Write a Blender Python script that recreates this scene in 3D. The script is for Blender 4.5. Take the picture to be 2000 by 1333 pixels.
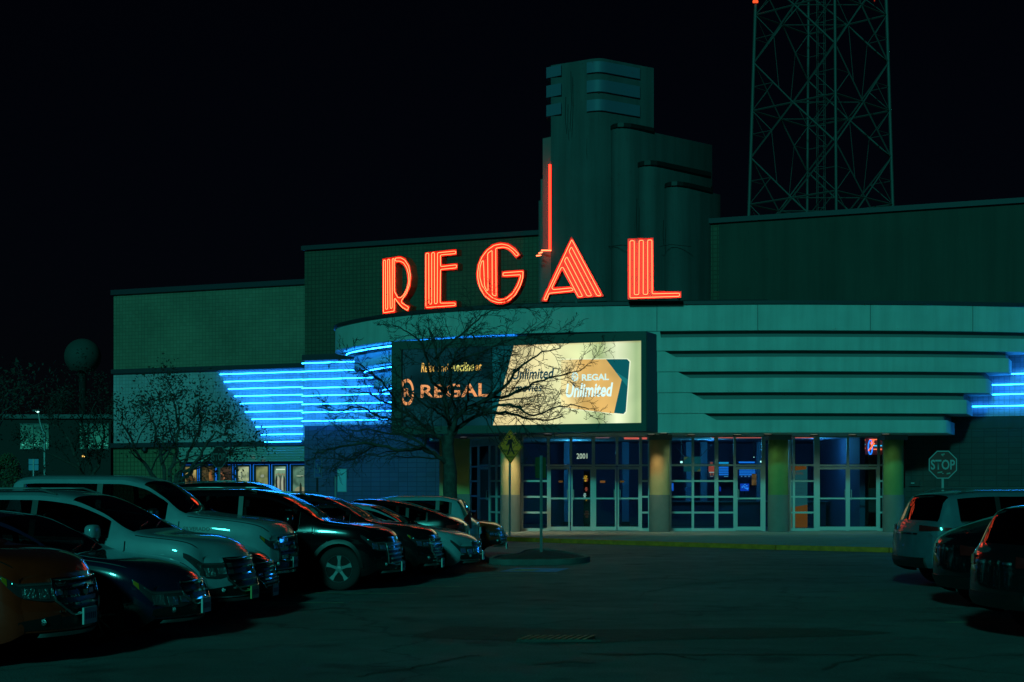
import bpy, bmesh, math, random
from mathutils import Vector, Matrix
from math import radians as R, sin, cos, pi, sqrt, atan2
random.seed(7)
for o in list(bpy.data.objects): bpy.data.objects.remove(o)
SC = bpy.context.scene
COL = SC.collection
CH, F, HZ, CX = 1.77, 3000.0, 952.0, 1000.0     # camera height, focal length in px, horizon row, centre column

# ---------------------------------------------------------------- camera
cam = bpy.data.cameras.new('camera'); co = bpy.data.objects.new('camera', cam); COL.objects.link(co)
cam.sensor_width = 36; cam.lens = 54; cam.shift_y = (HZ-666.5)/2000.0
cam.clip_end = 5000; cam.clip_start = .2
co.location = (0,0,CH); co.rotation_euler = (pi/2,0,0)
SC.camera = co
# ---------------------------------------------------------------- world, sun, exposure
W = bpy.data.worlds.new('World'); SC.world = W; W.use_nodes = True
nt = W.node_tree; nt.nodes.clear()
out = nt.nodes.new('ShaderNodeOutputWorld'); bg = nt.nodes.new('ShaderNodeBackground')
sky = nt.nodes.new('ShaderNodeTexSky'); sky.sky_type = 'NISHITA'; sky.sun_disc = False
SUN_EL, SUN_AZ = 23, -14
sky.sun_elevation = R(SUN_EL); sky.sun_rotation = R(180-SUN_AZ)
tint = nt.nodes.new('ShaderNodeMix'); tint.data_type = 'RGBA'; tint.blend_type = 'MULTIPLY'; tint.inputs[0].default_value = 1
tint.inputs[7].default_value = (.35,.42,.75,1)
nt.links.new(sky.outputs[0], tint.inputs[6]); nt.links.new(tint.outputs[2], bg.inputs[0]); nt.links.new(bg.outputs[0], out.inputs[0])
bg.inputs[1].default_value = 0.0005
sl = bpy.data.lights.new('sun','SUN'); so = bpy.data.objects.new('sun', sl); COL.objects.link(so)
sl.energy = 1.0; sl.angle = R(4.5); sl.color = (.06,1.0,.84)
sv = Vector((sin(R(SUN_AZ))*cos(R(SUN_EL)), -cos(R(SUN_AZ))*cos(R(SUN_EL)), sin(R(SUN_EL))))
so.rotation_euler = sv.to_track_quat('Z','Y').to_euler(); so.location = (20,-20,30)
SC.view_settings.view_transform = 'Standard'; SC.view_settings.look = 'None'
SC.view_settings.exposure = 0; SC.view_settings.gamma = 1; SC.view_settings.use_curve_mapping = False
SC.cycles.use_denoising = True
SC.cycles.max_bounces = 6; SC.cycles.transparent_max_bounces = 24
SC.cycles.sample_clamp_indirect = 4

# ---------------------------------------------------------------- materials
MATS = {}
def mat(name, col=(.5,.5,.5), rough=.6, metal=0, spec=.5, var=0, vscale=3, bump=0, bscale=30, emit=None, es=1, coat=0, detail=4, streak=0):
    if name in MATS: return MATS[name]
    m = bpy.data.materials.new(name); m.use_nodes = True; n = m.node_tree; b = n.nodes['Principled BSDF']
    b.inputs['Base Color'].default_value = (*col,1); b.inputs['Roughness'].default_value = rough
    b.inputs['Metallic'].default_value = metal; b.inputs['Specular IOR Level'].default_value = spec
    b.inputs['Coat Weight'].default_value = coat; b.inputs['Coat Roughness'].default_value = .03
    if emit: b.inputs['Emission Color'].default_value = (*emit,1); b.inputs['Emission Strength'].default_value = es
    if var or bump:
        tc = n.nodes.new('ShaderNodeTexCoord')
    if var:
        t = n.nodes.new('ShaderNodeTexNoise'); t.inputs['Scale'].default_value = vscale; t.inputs['Detail'].default_value = detail
        n.links.new(tc.outputs['Object'], t.inputs[0])
        r = n.nodes.new('ShaderNodeMapRange'); r.inputs[1].default_value = .3; r.inputs[2].default_value = .7
        r.inputs[3].default_value = 1-var; r.inputs[4].default_value = 1+var
        n.links.new(t.outputs[0], r.inputs[0])
        mx = n.nodes.new('ShaderNodeVectorMath'); mx.operation = 'SCALE'; mx.inputs[0].default_value = col
        n.links.new(r.outputs[0], mx.inputs[3]); n.links.new(mx.outputs[0], b.inputs['Base Color'])
    if streak:
        g2 = n.nodes.new('ShaderNodeNewGeometry'); vm = n.nodes.new('ShaderNodeVectorMath'); vm.operation = 'MULTIPLY'; vm.inputs[1].default_value = (2.6,2.6,.16)
        n.links.new(g2.outputs['Position'], vm.inputs[0]); t3 = n.nodes.new('ShaderNodeTexNoise'); t3.inputs['Scale'].default_value = 1; t3.inputs['Detail'].default_value = 7; t3.inputs['Roughness'].default_value = .6
        n.links.new(vm.outputs[0], t3.inputs[0]); r3 = n.nodes.new('ShaderNodeMapRange'); r3.inputs[1].default_value = .35; r3.inputs[2].default_value = .62; r3.inputs[3].default_value = 1-streak; r3.inputs[4].default_value = 1+streak*.25
        n.links.new(t3.outputs[0], r3.inputs[0]); mm = n.nodes.new('ShaderNodeVectorMath'); mm.operation = 'SCALE'
        src = b.inputs['Base Color'].links[0].from_socket; n.links.new(src, mm.inputs[0]); n.links.new(r3.outputs[0], mm.inputs[3]); n.links.new(mm.outputs[0], b.inputs['Base Color'])
    if bump:
        t2 = n.nodes.new('ShaderNodeTexNoise'); t2.inputs['Scale'].default_value = bscale; t2.inputs['Detail'].default_value = 3
        n.links.new(tc.outputs['Object'], t2.inputs[0])
        bp = n.nodes.new('ShaderNodeBump'); bp.inputs['Strength'].default_value = bump; bp.inputs['Distance'].default_value = .02
        n.links.new(t2.outputs[0], bp.inputs['Height']); n.links.new(bp.outputs[0], b.inputs['Normal'])
    MATS[name] = m; return m
def emat(name, col, s=1, var=0, vs=2):
    if name in MATS: return MATS[name]
    m = bpy.data.materials.new(name); m.use_nodes = True; n = m.node_tree; b = n.nodes['Principled BSDF']
    b.inputs['Base Color'].default_value = (*[min(1,c)*.3 for c in col],1); b.inputs['Roughness'].default_value = .5
    b.inputs['Specular IOR Level'].default_value = .1
    b.inputs['Emission Color'].default_value = (*col,1); b.inputs['Emission Strength'].default_value = s
    if var:
        tc = n.nodes.new('ShaderNodeTexCoord'); t = n.nodes.new('ShaderNodeTexNoise'); t.inputs['Scale'].default_value = vs
        t.inputs['Detail'].default_value = 1
        n.links.new(tc.outputs['Object'], t.inputs[0])
        r = n.nodes.new('ShaderNodeMapRange'); r.inputs[1].default_value = .3; r.inputs[2].default_value = .7
        r.inputs[3].default_value = s*(1-var); r.inputs[4].default_value = s*(1+var)
        n.links.new(t.outputs[0], r.inputs[0]); n.links.new(r.outputs[0], b.inputs['Emission Strength'])
    MATS[name] = m; return m
def grid_mat(name, col, sx, sz, mort=.02, dark=.45, var=.08, bump=.4, rough=.8, off=0.0):
    """painted masonry: courses and joints in world X / Z"""
    m = bpy.data.materials.new(name); m.use_nodes = True; n = m.node_tree; b = n.nodes['Principled BSDF']
    b.inputs['Roughness'].default_value = rough; b.inputs['Specular IOR Level'].default_value = .25
    g = n.nodes.new('ShaderNodeNewGeometry'); s = n.nodes.new('ShaderNodeSeparateXYZ'); c = n.nodes.new('ShaderNodeCombineXYZ')
    n.links.new(g.outputs['Position'], s.inputs[0]); n.links.new(s.outputs[0], c.inputs[0]); n.links.new(s.outputs[2], c.inputs[1])
    k = n.nodes.new('ShaderNodeTexBrick'); k.offset = off; k.inputs['Scale'].default_value = 1
    k.inputs['Brick Width'].default_value = sx; k.inputs['Row Height'].default_value = sz
    k.inputs['Mortar Size'].default_value = mort; k.inputs['Mortar Smooth'].default_value = .3
    k.inputs['Color1'].default_value = (*[v*(1+var) for v in col],1); k.inputs['Color2'].default_value = (*[v*(1-var) for v in col],1)
    k.inputs['Mortar'].default_value = (*[v*dark for v in col],1)
    n.links.new(c.outputs[0], k.inputs[0])
    t = n.nodes.new('ShaderNodeTexNoise'); t.inputs['Scale'].default_value = .35; t.inputs['Detail'].default_value = 5
    n.links.new(g.outputs['Position'], t.inputs[0])
    r = n.nodes.new('ShaderNodeMapRange'); r.inputs[1].default_value=.3; r.inputs[2].default_value=.7; r.inputs[3].default_value = .82; r.inputs[4].default_value = 1.15
    n.links.new(t.outputs[0], r.inputs[0])
    mx = n.nodes.new('ShaderNodeVectorMath'); mx.operation = 'SCALE'; n.links.new(k.outputs[0], mx.inputs[0]); n.links.new(r.outputs[0], mx.inputs[3])
    n.links.new(mx.outputs[0], b.inputs['Base Color'])
    bp = n.nodes.new('ShaderNodeBump'); bp.invert = True; bp.inputs['Strength'].default_value = bump; bp.inputs['Distance'].default_value = .01
    n.links.new(k.outputs['Fac'], bp.inputs['Height']); n.links.new(bp.outputs[0], b.inputs['Normal'])
    MATS[name] = m; return m
def glass_mat(name, tint_, refl=1.0, rough=.02):
    m = bpy.data.materials.new(name); m.use_nodes = True; n = m.node_tree; n.nodes.clear()
    o = n.nodes.new('ShaderNodeOutputMaterial'); mx = n.nodes.new('ShaderNodeMixShader'); tr = n.nodes.new('ShaderNodeBsdfTransparent')
    gl = n.nodes.new('ShaderNodeBsdfGlossy'); gl.inputs['Roughness'].default_value = rough
    fr = n.nodes.new('ShaderNodeFresnel'); fr.inputs[0].default_value = 1.5
    tr.inputs[0].default_value = (*tint_,1)
    n.links.new(fr.outputs[0], mx.inputs[0]); n.links.new(tr.outputs[0], mx.inputs[1]); n.links.new(gl.outputs[0], mx.inputs[2])
    n.links.new(mx.outputs[0], o.inputs[0]); MATS[name] = m; return m
def paint_mat(name, col, metal=0, rough=.35, coat=1):
    """car paint; the inner side of the panels is dark trim"""
    m = bpy.data.materials.new(name); m.use_nodes = True; n = m.node_tree; b = n.nodes['Principled BSDF']
    b.inputs['Metallic'].default_value = metal; b.inputs['Roughness'].default_value = rough
    b.inputs['Coat Weight'].default_value = coat; b.inputs['Coat Roughness'].default_value = .03; b.inputs['Specular IOR Level'].default_value = .25
    tc = n.nodes.new('ShaderNodeTexCoord'); t = n.nodes.new('ShaderNodeTexNoise'); t.inputs['Scale'].default_value = 6; t.inputs['Detail'].default_value = 6
    n.links.new(tc.outputs['Object'], t.inputs[0])
    r = n.nodes.new('ShaderNodeMapRange'); r.inputs[1].default_value=.3; r.inputs[2].default_value=.7; r.inputs[3].default_value=.9; r.inputs[4].default_value=1.05
    n.links.new(t.outputs[0], r.inputs[0])
    g = n.nodes.new('ShaderNodeNewGeometry'); sub = n.nodes.new('ShaderNodeMath'); sub.operation='SUBTRACT'; sub.inputs[0].default_value = 1
    n.links.new(g.outputs['Backfacing'], sub.inputs[1])
    mu = n.nodes.new('ShaderNodeMath'); mu.operation='MULTIPLY'; n.links.new(r.outputs[0], mu.inputs[0]); n.links.new(sub.outputs[0], mu.inputs[1])
    mx = n.nodes.new('ShaderNodeVectorMath'); mx.operation='SCALE'; mx.inputs[0].default_value = col; n.links.new(mu.outputs[0], mx.inputs[3])
    n.links.new(mx.outputs[0], b.inputs['Base Color'])
    MATS[name] = m; return m

# ---------------------------------------------------------------- helpers
def tag(o, label=None, cat=None, group=None, kind=None):
    if label: o['label'] = label
    if cat: o['category'] = cat
    if group: o['group'] = group
    if kind: o['kind'] = kind
    return o
def thing(name, label, cat, loc=(0,0,0), rz=0, group=None):
    o = bpy.data.objects.new(name, None); COL.objects.link(o); o.empty_display_size = .3
    o.location = loc; o.rotation_euler = (0,0,rz); return tag(o, label, cat, group)
def wloc(p):
    v = Vector((0,0,0))
    while p is not None: v += Vector(p.location); p = p.parent
    return v
def sm(m, ang=40):
    for p in m.polygons: p.use_smooth = True
    try: m.set_sharp_from_angle(angle=R(ang))
    except Exception: pass
class MB:
    """collects faces and links them as one mesh object; verts are in world space unless local"""
    def __init__(s): s.v = []; s.f = []; s.m = []; s.mi = 0
    def add(s, vs, fs):
        b = len(s.v); s.v += [tuple(p) for p in vs]; s.f += [tuple(b+i for i in f) for f in fs]; s.m += [s.mi]*len(fs); return s
    def box(s, x0,x1,y0,y1,z0,z1):
        return s.add([(x0,y0,z0),(x1,y0,z0),(x1,y1,z0),(x0,y1,z0),(x0,y0,z1),(x1,y0,z1),(x1,y1,z1),(x0,y1,z1)],
            [(3,2,1,0),(4,5,6,7),(0,1,5,4),(1,2,6,5),(2,3,7,6),(3,0,4,7)])
    def hull(s, a, b):
        """prism between two equal loops (3d points)"""
        n = len(a); s.add(list(a)+list(b), [tuple(range(n))[::-1], tuple(range(n,2*n))]+[(i,(i+1)%n,n+(i+1)%n,n+i) for i in range(n)]); return s
    def prism(s, poly, z0, z1):
        return s.hull([(x,y,z0) for x,y in poly], [(x,y,z1) for x,y in poly])
    def tube(s, pts, r, n=6, closed=False, caps=True):
        pts = [Vector(p) for p in pts]; N = len(pts); rs = r if isinstance(r,(list,tuple)) else [r]*N
        up = Vector((0,0,1)); base = len(s.v); prev = None
        for i,p in enumerate(pts):
            if closed: d = pts[(i+1)%N]-pts[i-1]
            else: d = pts[min(i+1,N-1)]-pts[max(i-1,0)]
            if d.length < 1e-9: d = Vector((0,0,1))
            d.normalize()
            if prev is None:
                a = d.cross(up if abs(d.z)<.95 else Vector((1,0,0)))
            else:
                a = prev - d*prev.dot(d)
                if a.length < 1e-6: a = d.cross(up if abs(d.z)<.95 else Vector((1,0,0)))
            a.normalize(); prev = a; b = d.cross(a)
            for k in range(n):
                t = 2*pi*k/n; s.v.append(tuple(p + a*(rs[i]*cos(t)) + b*(rs[i]*sin(t))))
        M = N if closed else N-1
        for i in range(M):
            j = (i+1)%N
            for k in range(n):
                k2 = (k+1)%n; s.f.append((base+i*n+k, base+i*n+k2, base+j*n+k2, base+j*n+k)); s.m.append(s.mi)
        if caps and not closed and n>2:
            s.f.append(tuple(base+k for k in range(n))[::-1]); s.f.append(tuple(base+(N-1)*n+k for k in range(n))); s.m += [s.mi]*2
        return s
    def bar(s, p, q, w=.05, h=None):
        return s.tube([p,q], w*.7071, 4)
    def lathe(s, prof, c, axis='z', n=24):
        """prof: (r, h) along axis"""
        base = len(s.v); N = len(prof)
        for k in range(n):
            t = 2*pi*k/n
            for r,h in prof:
                if axis=='z': s.v.append((c[0]+r*cos(t), c[1]+r*sin(t), c[2]+h))
                else: s.v.append((c[0]+r*cos(t), c[1]+h, c[2]+r*sin(t)))
        for k in range(n):
            k2 = (k+1)%n
            for i in range(N-1):
                q = (base+k*N+i, base+k2*N+i, base+k2*N+i+1, base+k*N+i+1)
                s.f.append(q if axis=='z' else q[::-1]); s.m.append(s.mi)
        return s
    def grid(s, fn, nu, nv, flip=False):
        base = len(s.v)
        for i in range(nu+1):
            for j in range(nv+1): s.v.append(tuple(fn(i/nu, j/nv)))
        for i in range(nu):
            for j in range(nv):
                a = base+i*(nv+1)+j; q = (a, a+nv+1, a+nv+2, a+1)
                s.f.append(q[::-1] if flip else q); s.m.append(s.mi)
        return s
    def build(s, name, mats, parent=None, local=False, smooth=0):
        me = bpy.data.meshes.new(name); off = Vector((0,0,0)) if (local or parent is None) else wloc(parent)
        me.from_pydata([(x-off.x,y-off.y,z-off.z) for x,y,z in s.v], [], s.f)
        if not isinstance(mats,(list,tuple)): mats = [mats]
        for m in mats: me.materials.append(m)
        if len(mats)>1: me.polygons.foreach_set('material_index', s.m)
        me.update()
        if smooth: sm(me, smooth)
        o = bpy.data.objects.new(name, me); COL.objects.link(o)
        if parent is not None: o.parent = parent
        return o
def fixnormals(o):
    bm = bmesh.new(); bm.from_mesh(o.data); bmesh.ops.recalc_face_normals(bm, faces=bm.faces); bm.to_mesh(o.data); bm.free()
def P(px, py, D): return Vector(((px-CX)/F*D, D, CH+(HZ-py)/F*D))
def G(px, py, z=0): D = (CH-z)*F/(py-HZ); return ((px-CX)/F*D, D)
class Plane:
    """upright plane through (X,Y) with horizontal direction u; t along u, z up, off towards the viewer's side"""
    def __init__(s, p, u): s.p = Vector(p).to_2d() if len(p)>2 else Vector(p); s.u = Vector(u).normalized(); s.n = Vector((s.u.y,-s.u.x))
    def hit(s, px, py):
        k = (px-CX)/F                                     # x = k*y
        t = (s.p.y*k - s.p.x)/(s.u.x - s.u.y*k); D = s.p.y+s.u.y*t
        return t, CH+(HZ-py)/F*D
    def at(s, t, z, off=0): q = s.p+s.u*t+s.n*off; return (q.x,q.y,z)
    def box(s, mb, t0,t1,z0,z1,o0,o1):
        a = [s.at(t,z,o0) for t,z in ((t0,z0),(t1,z0),(t1,z1),(t0,z1))]; b = [s.at(t,z,o1) for t,z in ((t0,z0),(t1,z0),(t1,z1),(t0,z1))]
        mb.hull(a,b); return mb
    def poly(s, mb, pts, o0, o1):
        mb.hull([s.at(t,z,o0) for t,z in pts],[s.at(t,z,o1) for t,z in pts]); return mb
    def pbox(s, mb, x0,y0,x1,y1,o0,o1):
        """box through two image corners"""
        t0,za = s.hit(x0,y0); t1,zb = s.hit(x1,y1); return s.box(mb,t0,t1,min(za,zb),max(za,zb),o0,o1)
    def ang(s): return atan2(s.u.y,s.u.x)
def round_path(pts, r, closed=True, n=4):
    out = []; N = len(pts)
    for i in range(N):
        p = Vector(pts[i])
        if not closed and i in (0,N-1): out.append(p); continue
        a = Vector(pts[i-1])-p; b = Vector(pts[(i+1)%N])-p
        k = min(r, a.length*.45, b.length*.45)
        p0 = p+a.normalized()*k; p1 = p+b.normalized()*k
        for j in range(n+1):
            t = j/n; out.append(p0*(1-t)**2 + p*2*t*(1-t) + p1*t*t)
    return out
def text_on(name, body, m, parent, pl, quad, off=.01, ext=.004, bold=0, shear=0, font_space=1):
    """lettering fitted to image rect quad=(x0,y0,x1,y1) on plane pl, as mesh"""
    c = bpy.data.curves.new(name,'FONT'); c.body = body; c.offset = bold; c.shear = shear; c.space_character = font_space; c.resolution_u = 3
    c.extrude = 0
    o = bpy.data.objects.new(name,c); COL.objects.link(o); bpy.context.view_layer.update()
    me = bpy.data.meshes.new_from_object(o); bpy.data.objects.remove(o)
    xs = [v.co.x for v in me.vertices]; ys = [v.co.y for v in me.vertices]
    ax,bx,ay,by = min(xs),max(xs),min(ys),max(ys)
    t0,z1 = pl.hit(quad[0],quad[1]); t1,z0 = pl.hit(quad[2],quad[3])
    w = wloc(parent) if parent is not None else Vector((0,0,0))
    for v in me.vertices:
        fx = (v.co.x-ax)/(bx-ax); fy = (v.co.y-ay)/(by-ay)
        v.co = Vector(pl.at(t0+(t1-t0)*fx, z0+(z1-z0)*fy, off)) - w
    me.materials.clear(); me.materials.append(m)
    o = bpy.data.objects.new(name, me); COL.objects.link(o)
    if parent is not None: o.parent = parent
    return o
def pchip(keys):
    xs = [k[0] for k in keys]; ys = [k[1] for k in keys]; n = len(xs)
    d = [(ys[i+1]-ys[i])/(xs[i+1]-xs[i]) for i in range(n-1)]
    m = [0]*n; m[0] = d[0]; m[-1] = d[-1]
    for i in range(1,n-1): m[i] = 0 if d[i-1]*d[i] <= 0 else 2*d[i-1]*d[i]/(d[i-1]+d[i])
    def f(x):
        if x <= xs[0]: return ys[0]
        if x >= xs[-1]: return ys[-1]
        i = 0
        while x > xs[i+1]: i += 1
        h = xs[i+1]-xs[i]; t = (x-xs[i])/h
        return (2*t**3-3*t*t+1)*ys[i]+(t**3-2*t*t+t)*h*m[i]+(-2*t**3+3*t*t)*ys[i+1]+(t**3-t*t)*h*m[i+1]
    return f
def copy_tree(o, parent=None):
    c = o.copy(); COL.objects.link(c); c.parent = parent
    for ch in list(o.children): copy_tree(ch, c)
    return c
# ---------------------------------------------------------------- palette
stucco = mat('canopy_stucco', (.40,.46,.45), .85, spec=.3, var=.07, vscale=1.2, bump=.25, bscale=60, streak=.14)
core_m = mat('recess_stucco', (.15,.17,.17), .9, spec=.2)  # darkened to put groove shade in the colour; joints and capitals share it
trim_dark = mat('dark_coping', (.014,.018,.028), .6)
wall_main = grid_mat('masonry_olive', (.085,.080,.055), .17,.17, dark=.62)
wall_right = mat('wall_unlit_render', (.045,.052,.045), .9, spec=.2, var=.06, vscale=.5, streak=.16)  # dark base colour stands in for lamp light fading out on this wall
wing_up = grid_mat('masonry_wing_upper', (.20,.165,.115), .17,.17, dark=.68, mort=.014)
wing_lo = grid_mat('masonry_wing_lower', (.40,.31,.34), .17,.17, dark=.72, mort=.014)
wall_low = grid_mat('masonry_lower', (.10,.075,.15), .4,.2, mort=.014, dark=.6)
tower_m = mat('tower_stucco_unlit', (.085,.085,.088), .9, spec=.2, var=.08, vscale=.6, bump=.2, bscale=25, streak=.22)  # same paint as the canopy, darkened where lamp light would not reach
tower_band_m = mat('tower_band_paint', (.085,.11,.16), .6)
alu = mat('aluminium_frame', (.42,.46,.46), .45, metal=.3)
glass = glass_mat('storefront_glass', (.80,.88,.90))
blue_neon = emat('blue_neon', (.30,6.4,25.0), 1.0)
red_neon = emat('red_neon', (6.2,.74,.27), 1.0)
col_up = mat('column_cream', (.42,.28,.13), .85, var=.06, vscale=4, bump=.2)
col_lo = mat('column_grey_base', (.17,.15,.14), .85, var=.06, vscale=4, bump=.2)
col_gr = mat('column_unlit_green', (.14,.20,.06), .85, var=.06, vscale=4, bump=.2)  # column colour turned dark green in place of weaker downlight
black_m = mat('matte_black', (.006,.006,.007), .6)
dark_metal = mat('dark_metal', (.05,.055,.06), .45, metal=.6)
galv = mat('galvanised_steel', (.30,.31,.32), .5, metal=.5, var=.1, vscale=8)
concrete = mat('sidewalk_concrete', (.20,.20,.18), .9, var=.1, vscale=1.5, bump=.3)
navy = mat('navy_panel', (.03,.04,.10), .7)

# ---------------------------------------------------------------- ground
def asphalt_mat():
    m = bpy.data.materials.new('asphalt'); m.use_nodes = True; n = m.node_tree; b = n.nodes['Principled BSDF']
    L = n.links.new; g = n.nodes.new('ShaderNodeNewGeometry')
    def noise(sc, det=4, rg=.55):
        t = n.nodes.new('ShaderNodeTexNoise'); t.inputs['Scale'].default_value = sc; t.inputs['Detail'].default_value = det
        t.inputs['Roughness'].default_value = rg; L(g.outputs['Position'], t.inputs[0]); return t.outputs[0]
    def mapr(x,a,bb,c,d):
        r = n.nodes.new('ShaderNodeMapRange'); r.inputs[1].default_value=a; r.inputs[2].default_value=bb; r.inputs[3].default_value=c; r.inputs[4].default_value=d
        L(x, r.inputs[0]); return r.outputs[0]
    def mul(a,b_):
        q = n.nodes.new('ShaderNodeMath'); q.operation='MULTIPLY'; L(a,q.inputs[0]); L(b_,q.inputs[1]); return q.outputs[0]
    big = mapr(noise(.22,5), .3,.7,.72,1.25); mid = mapr(noise(1.7,5,.65),.3,.7,.85,1.12); fine = mapr(noise(45,2,.7),.3,.7,.6,1.4)
    # oil and tyre stains
    stain = mapr(noise(.9,3,.5), .58,.72, 1,.45)
    # cracks: thin valleys of a warped voronoi
    w = n.nodes.new('ShaderNodeTexNoise'); w.inputs['Scale'].default_value = .8; w.inputs['Detail'].default_value = 5; L(g.outputs['Position'], w.inputs[0])
    vm = n.nodes.new('ShaderNodeVectorMath'); vm.operation='MULTIPLY_ADD'; L(w.outputs['Color'], vm.inputs[0]); vm.inputs[1].default_value=(1.6,1.6,0); L(g.outputs['Position'], vm.inputs[2])
    vo = n.nodes.new('ShaderNodeTexVoronoi'); vo.feature='DISTANCE_TO_EDGE'; vo.inputs['Scale'].default_value=.16; L(vm.outputs[0], vo.inputs['Vector'])
    crack = mapr(vo.outputs['Distance'], .0015,.006,.6,1)
    k = mul(mul(mul(big,mid),mul(fine,stain)),crack)
    mx = n.nodes.new('ShaderNodeVectorMath'); mx.operation='SCALE'; mx.inputs[0].default_value=(.108,.108,.110); L(k, mx.inputs[3]); L(mx.outputs[0], b.inputs['Base Color'])
    rr = mapr(noise(1.1,4), .3,.7,.62,.95); L(rr, b.inputs['Roughness'])
    bp = n.nodes.new('ShaderNodeBump'); bp.inputs['Strength'].default_value=.5; bp.inputs['Distance'].default_value=.012; L(mul(fine,crack), bp.inputs['Height']); L(bp.outputs[0], b.inputs['Normal'])
    b.inputs['Specular IOR Level'].default_value=.3
    return m
asphalt = asphalt_mat()
g = MB(); g.add([(-1500,-200,0),(1500,-200,0),(1500,3000,0),(-1500,3000,0)],[(0,1,2,3)])
o = g.build('ground', asphalt); tag(o, kind='structure', label='dark worn asphalt of the parking lot')

# sidewalk and its yellow kerb in front of the cinema
kerb = [(-60,78),(-30,66.5),(-12,57.2),G(985,1049,.13),G(1100,1053,.13),G(1250,1057,.13),G(1350,1060,.13),G(1520,1065,.13),G(1740,1070,.13),(14,39.6),(24,34.5),(60,22)]
kerb = [tuple(p) for p in kerb]
s = MB(); s.prism(kerb+[(60,62),(-60,90)], .004, .13); o = s.build('sidewalk', concrete); fixnormals(o); tag(o, kind='structure', label='pale concrete sidewalk in front of the cinema doors')
yel = mat('kerb_yellow', (.65,.14,.006), .8, var=.25, vscale=6, bump=.2)
for i in range(2,len(kerb)-2):
    a = Vector(kerb[i]); b = Vector(kerb[i+1]); n = Vector(((b-a).y, -(b-a).x)).normalized()
    k = MB(); L = (b-a).length; m_ = max(1,round(L/2.6))
    for j in range(m_):
        p = a+(b-a)*((j+.004)/m_); q = a+(b-a)*((j+.996)/m_)
        kk = MB(); kk.prism([tuple(p),tuple(q),tuple(q+n*.15),tuple(p+n*.15)], .002, .136)
        oo = kk.build('kerb', yel); fixnormals(oo); tag(oo, kind='structure')
# dark grey joint lines across the sidewalk
jt = mat('joint_grey', (.10,.10,.09), .9)
s = MB()
for i in range(3,9):
    a = Vector(kerb[i]); b = Vector(kerb[i+1]); n = Vector((-(b-a).y, (b-a).x)).normalized(); n = -n if n.y<0 else n
    for j in range(2):
        p = a+(b-a)*(j/2); d = (b-a).normalized()*.012
        s.add([(*(p+n*.2-d),.134),(*(p+n*.2+d),.134),(*(p+n*9+d),.134),(*(p+n*9-d),.134)],[(0,1,2,3)])
o = s.build('sidewalk_joint', jt); tag(o, kind='structure')

# planting island
isl = [G(1085,1104),G(1000,1105),(-.55,35.2),(-.45,37.2),(.1,38.2),(.35,40.6),(.75,41.2),(1.2,40.2),(1.75,37.8),(1.88,36.6),(1.76,35.9),(1.42,35.2)]
isl = [tuple(p) for p in round_path([(x,y,0) for x,y in isl], .5)]; isl = [(p[0],p[1]) for p in isl]
cx = sum(p[0] for p in isl)/len(isl); cy = sum(p[1] for p in isl)/len(isl)
kstone = mat('kerb_stone', (.09,.09,.085), .9, var=.2, vscale=3)
isl_thing = thing('planting_island', 'kerbed dirt island around the blank sign post in the lot', 'island', (cx,cy,0))
N = len(isl)
for seg in range(14):
    i0 = int(seg*N/14); i1 = int((seg+1)*N/14); out_ = [Vector(isl[i%N]) for i in range(i0,i1+1)]
    inn = [p+(Vector((cx,cy))-p).normalized()*.16 for p in out_]
    k = MB(); k.prism([tuple(p) for p in out_]+[tuple(p) for p in inn[::-1]], .003, .13+.004*(seg%2)); oo = k.build('kerb_stone', kstone, isl_thing); fixnormals(oo)
soil = mat('mulch', (.020,.010,.007), 1, var=.5, vscale=14, bump=1, bscale=40)
k = MB(); inn = [Vector(p)+(Vector((cx,cy))-Vector(p)).normalized()*.15 for p in isl]
def mound(u,v):
    t = u*len(inn); i = int(t)%len(inn); q = inn[i]; c = Vector((cx,cy)); p = q+(c-q)*v
    return (p.x,p.y,.10+.07*sin(v*pi/2)+.03*sin(p.x*9)*cos(p.y*7)*v)
k.grid(mound, len(inn), 8); k.build('mulch_bed', soil, isl_thing, smooth=60)

# painted marks, patches, drain
paint = mat('worn_line_paint', (.30,.24,.16), .9, var=.5, vscale=5)
paintb = mat('blue_bay_paint', (.10,.22,.50), .9, var=.3, vscale=5)
def strip(name, a, b, w, z, m, label=None):
    a = Vector(a); b = Vector(b); n = Vector(((b-a).y,-(b-a).x)).normalized()*w/2
    s = MB(); s.add([(*(a-n),z),(*(b-n),z),(*(b+n),z),(*(a+n),z)],[(0,1,2,3)]); o = s.build(name, m); fixnormals(o); tag(o, kind='structure', label=label); return o
HEAD = R(6)
for i,(px,py) in enumerate([(640,1178),(790,1160),(872,1146),(1010,1130),(1065,1121)]):
    q = Vector(G(px,py)); d = Vector((cos(HEAD),-sin(HEAD))); strip('bay_line', q-d*5.0, q+d*.25, .10, .004, paint)
for px,py in [(1950,1160),(1960,1215)]:
    q = Vector(G(px,py)); d = Vector((cos(R(8)),sin(R(8)))); strip('bay_line', q-d*.8, q+d*5, .10, .004, paint)
q = MB(); pts = [G(975,1117),(G(1085,1118)),(G(1112,1111)),(G(1010,1110))]; q.add([(*p,.005) for p in pts],[(0,1,2,3)]); o = q.build('blue_bay_marking', paintb); fixnormals(o); tag(o, kind='structure')
q = MB(); pts = [G(990,1116),(G(1040,1116.6)),(G(1056,1113)),(G(1012,1112.4))]; q.add([(*p,.009) for p in pts],[(0,1,2,3)]); o = q.build('white_bay_marking', paint); fixnormals(o); tag(o, kind='structure')
tar = mat('asphalt_patch', (.045,.044,.040), .75, var=.3, vscale=5, bump=.4, bscale=70)
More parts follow.
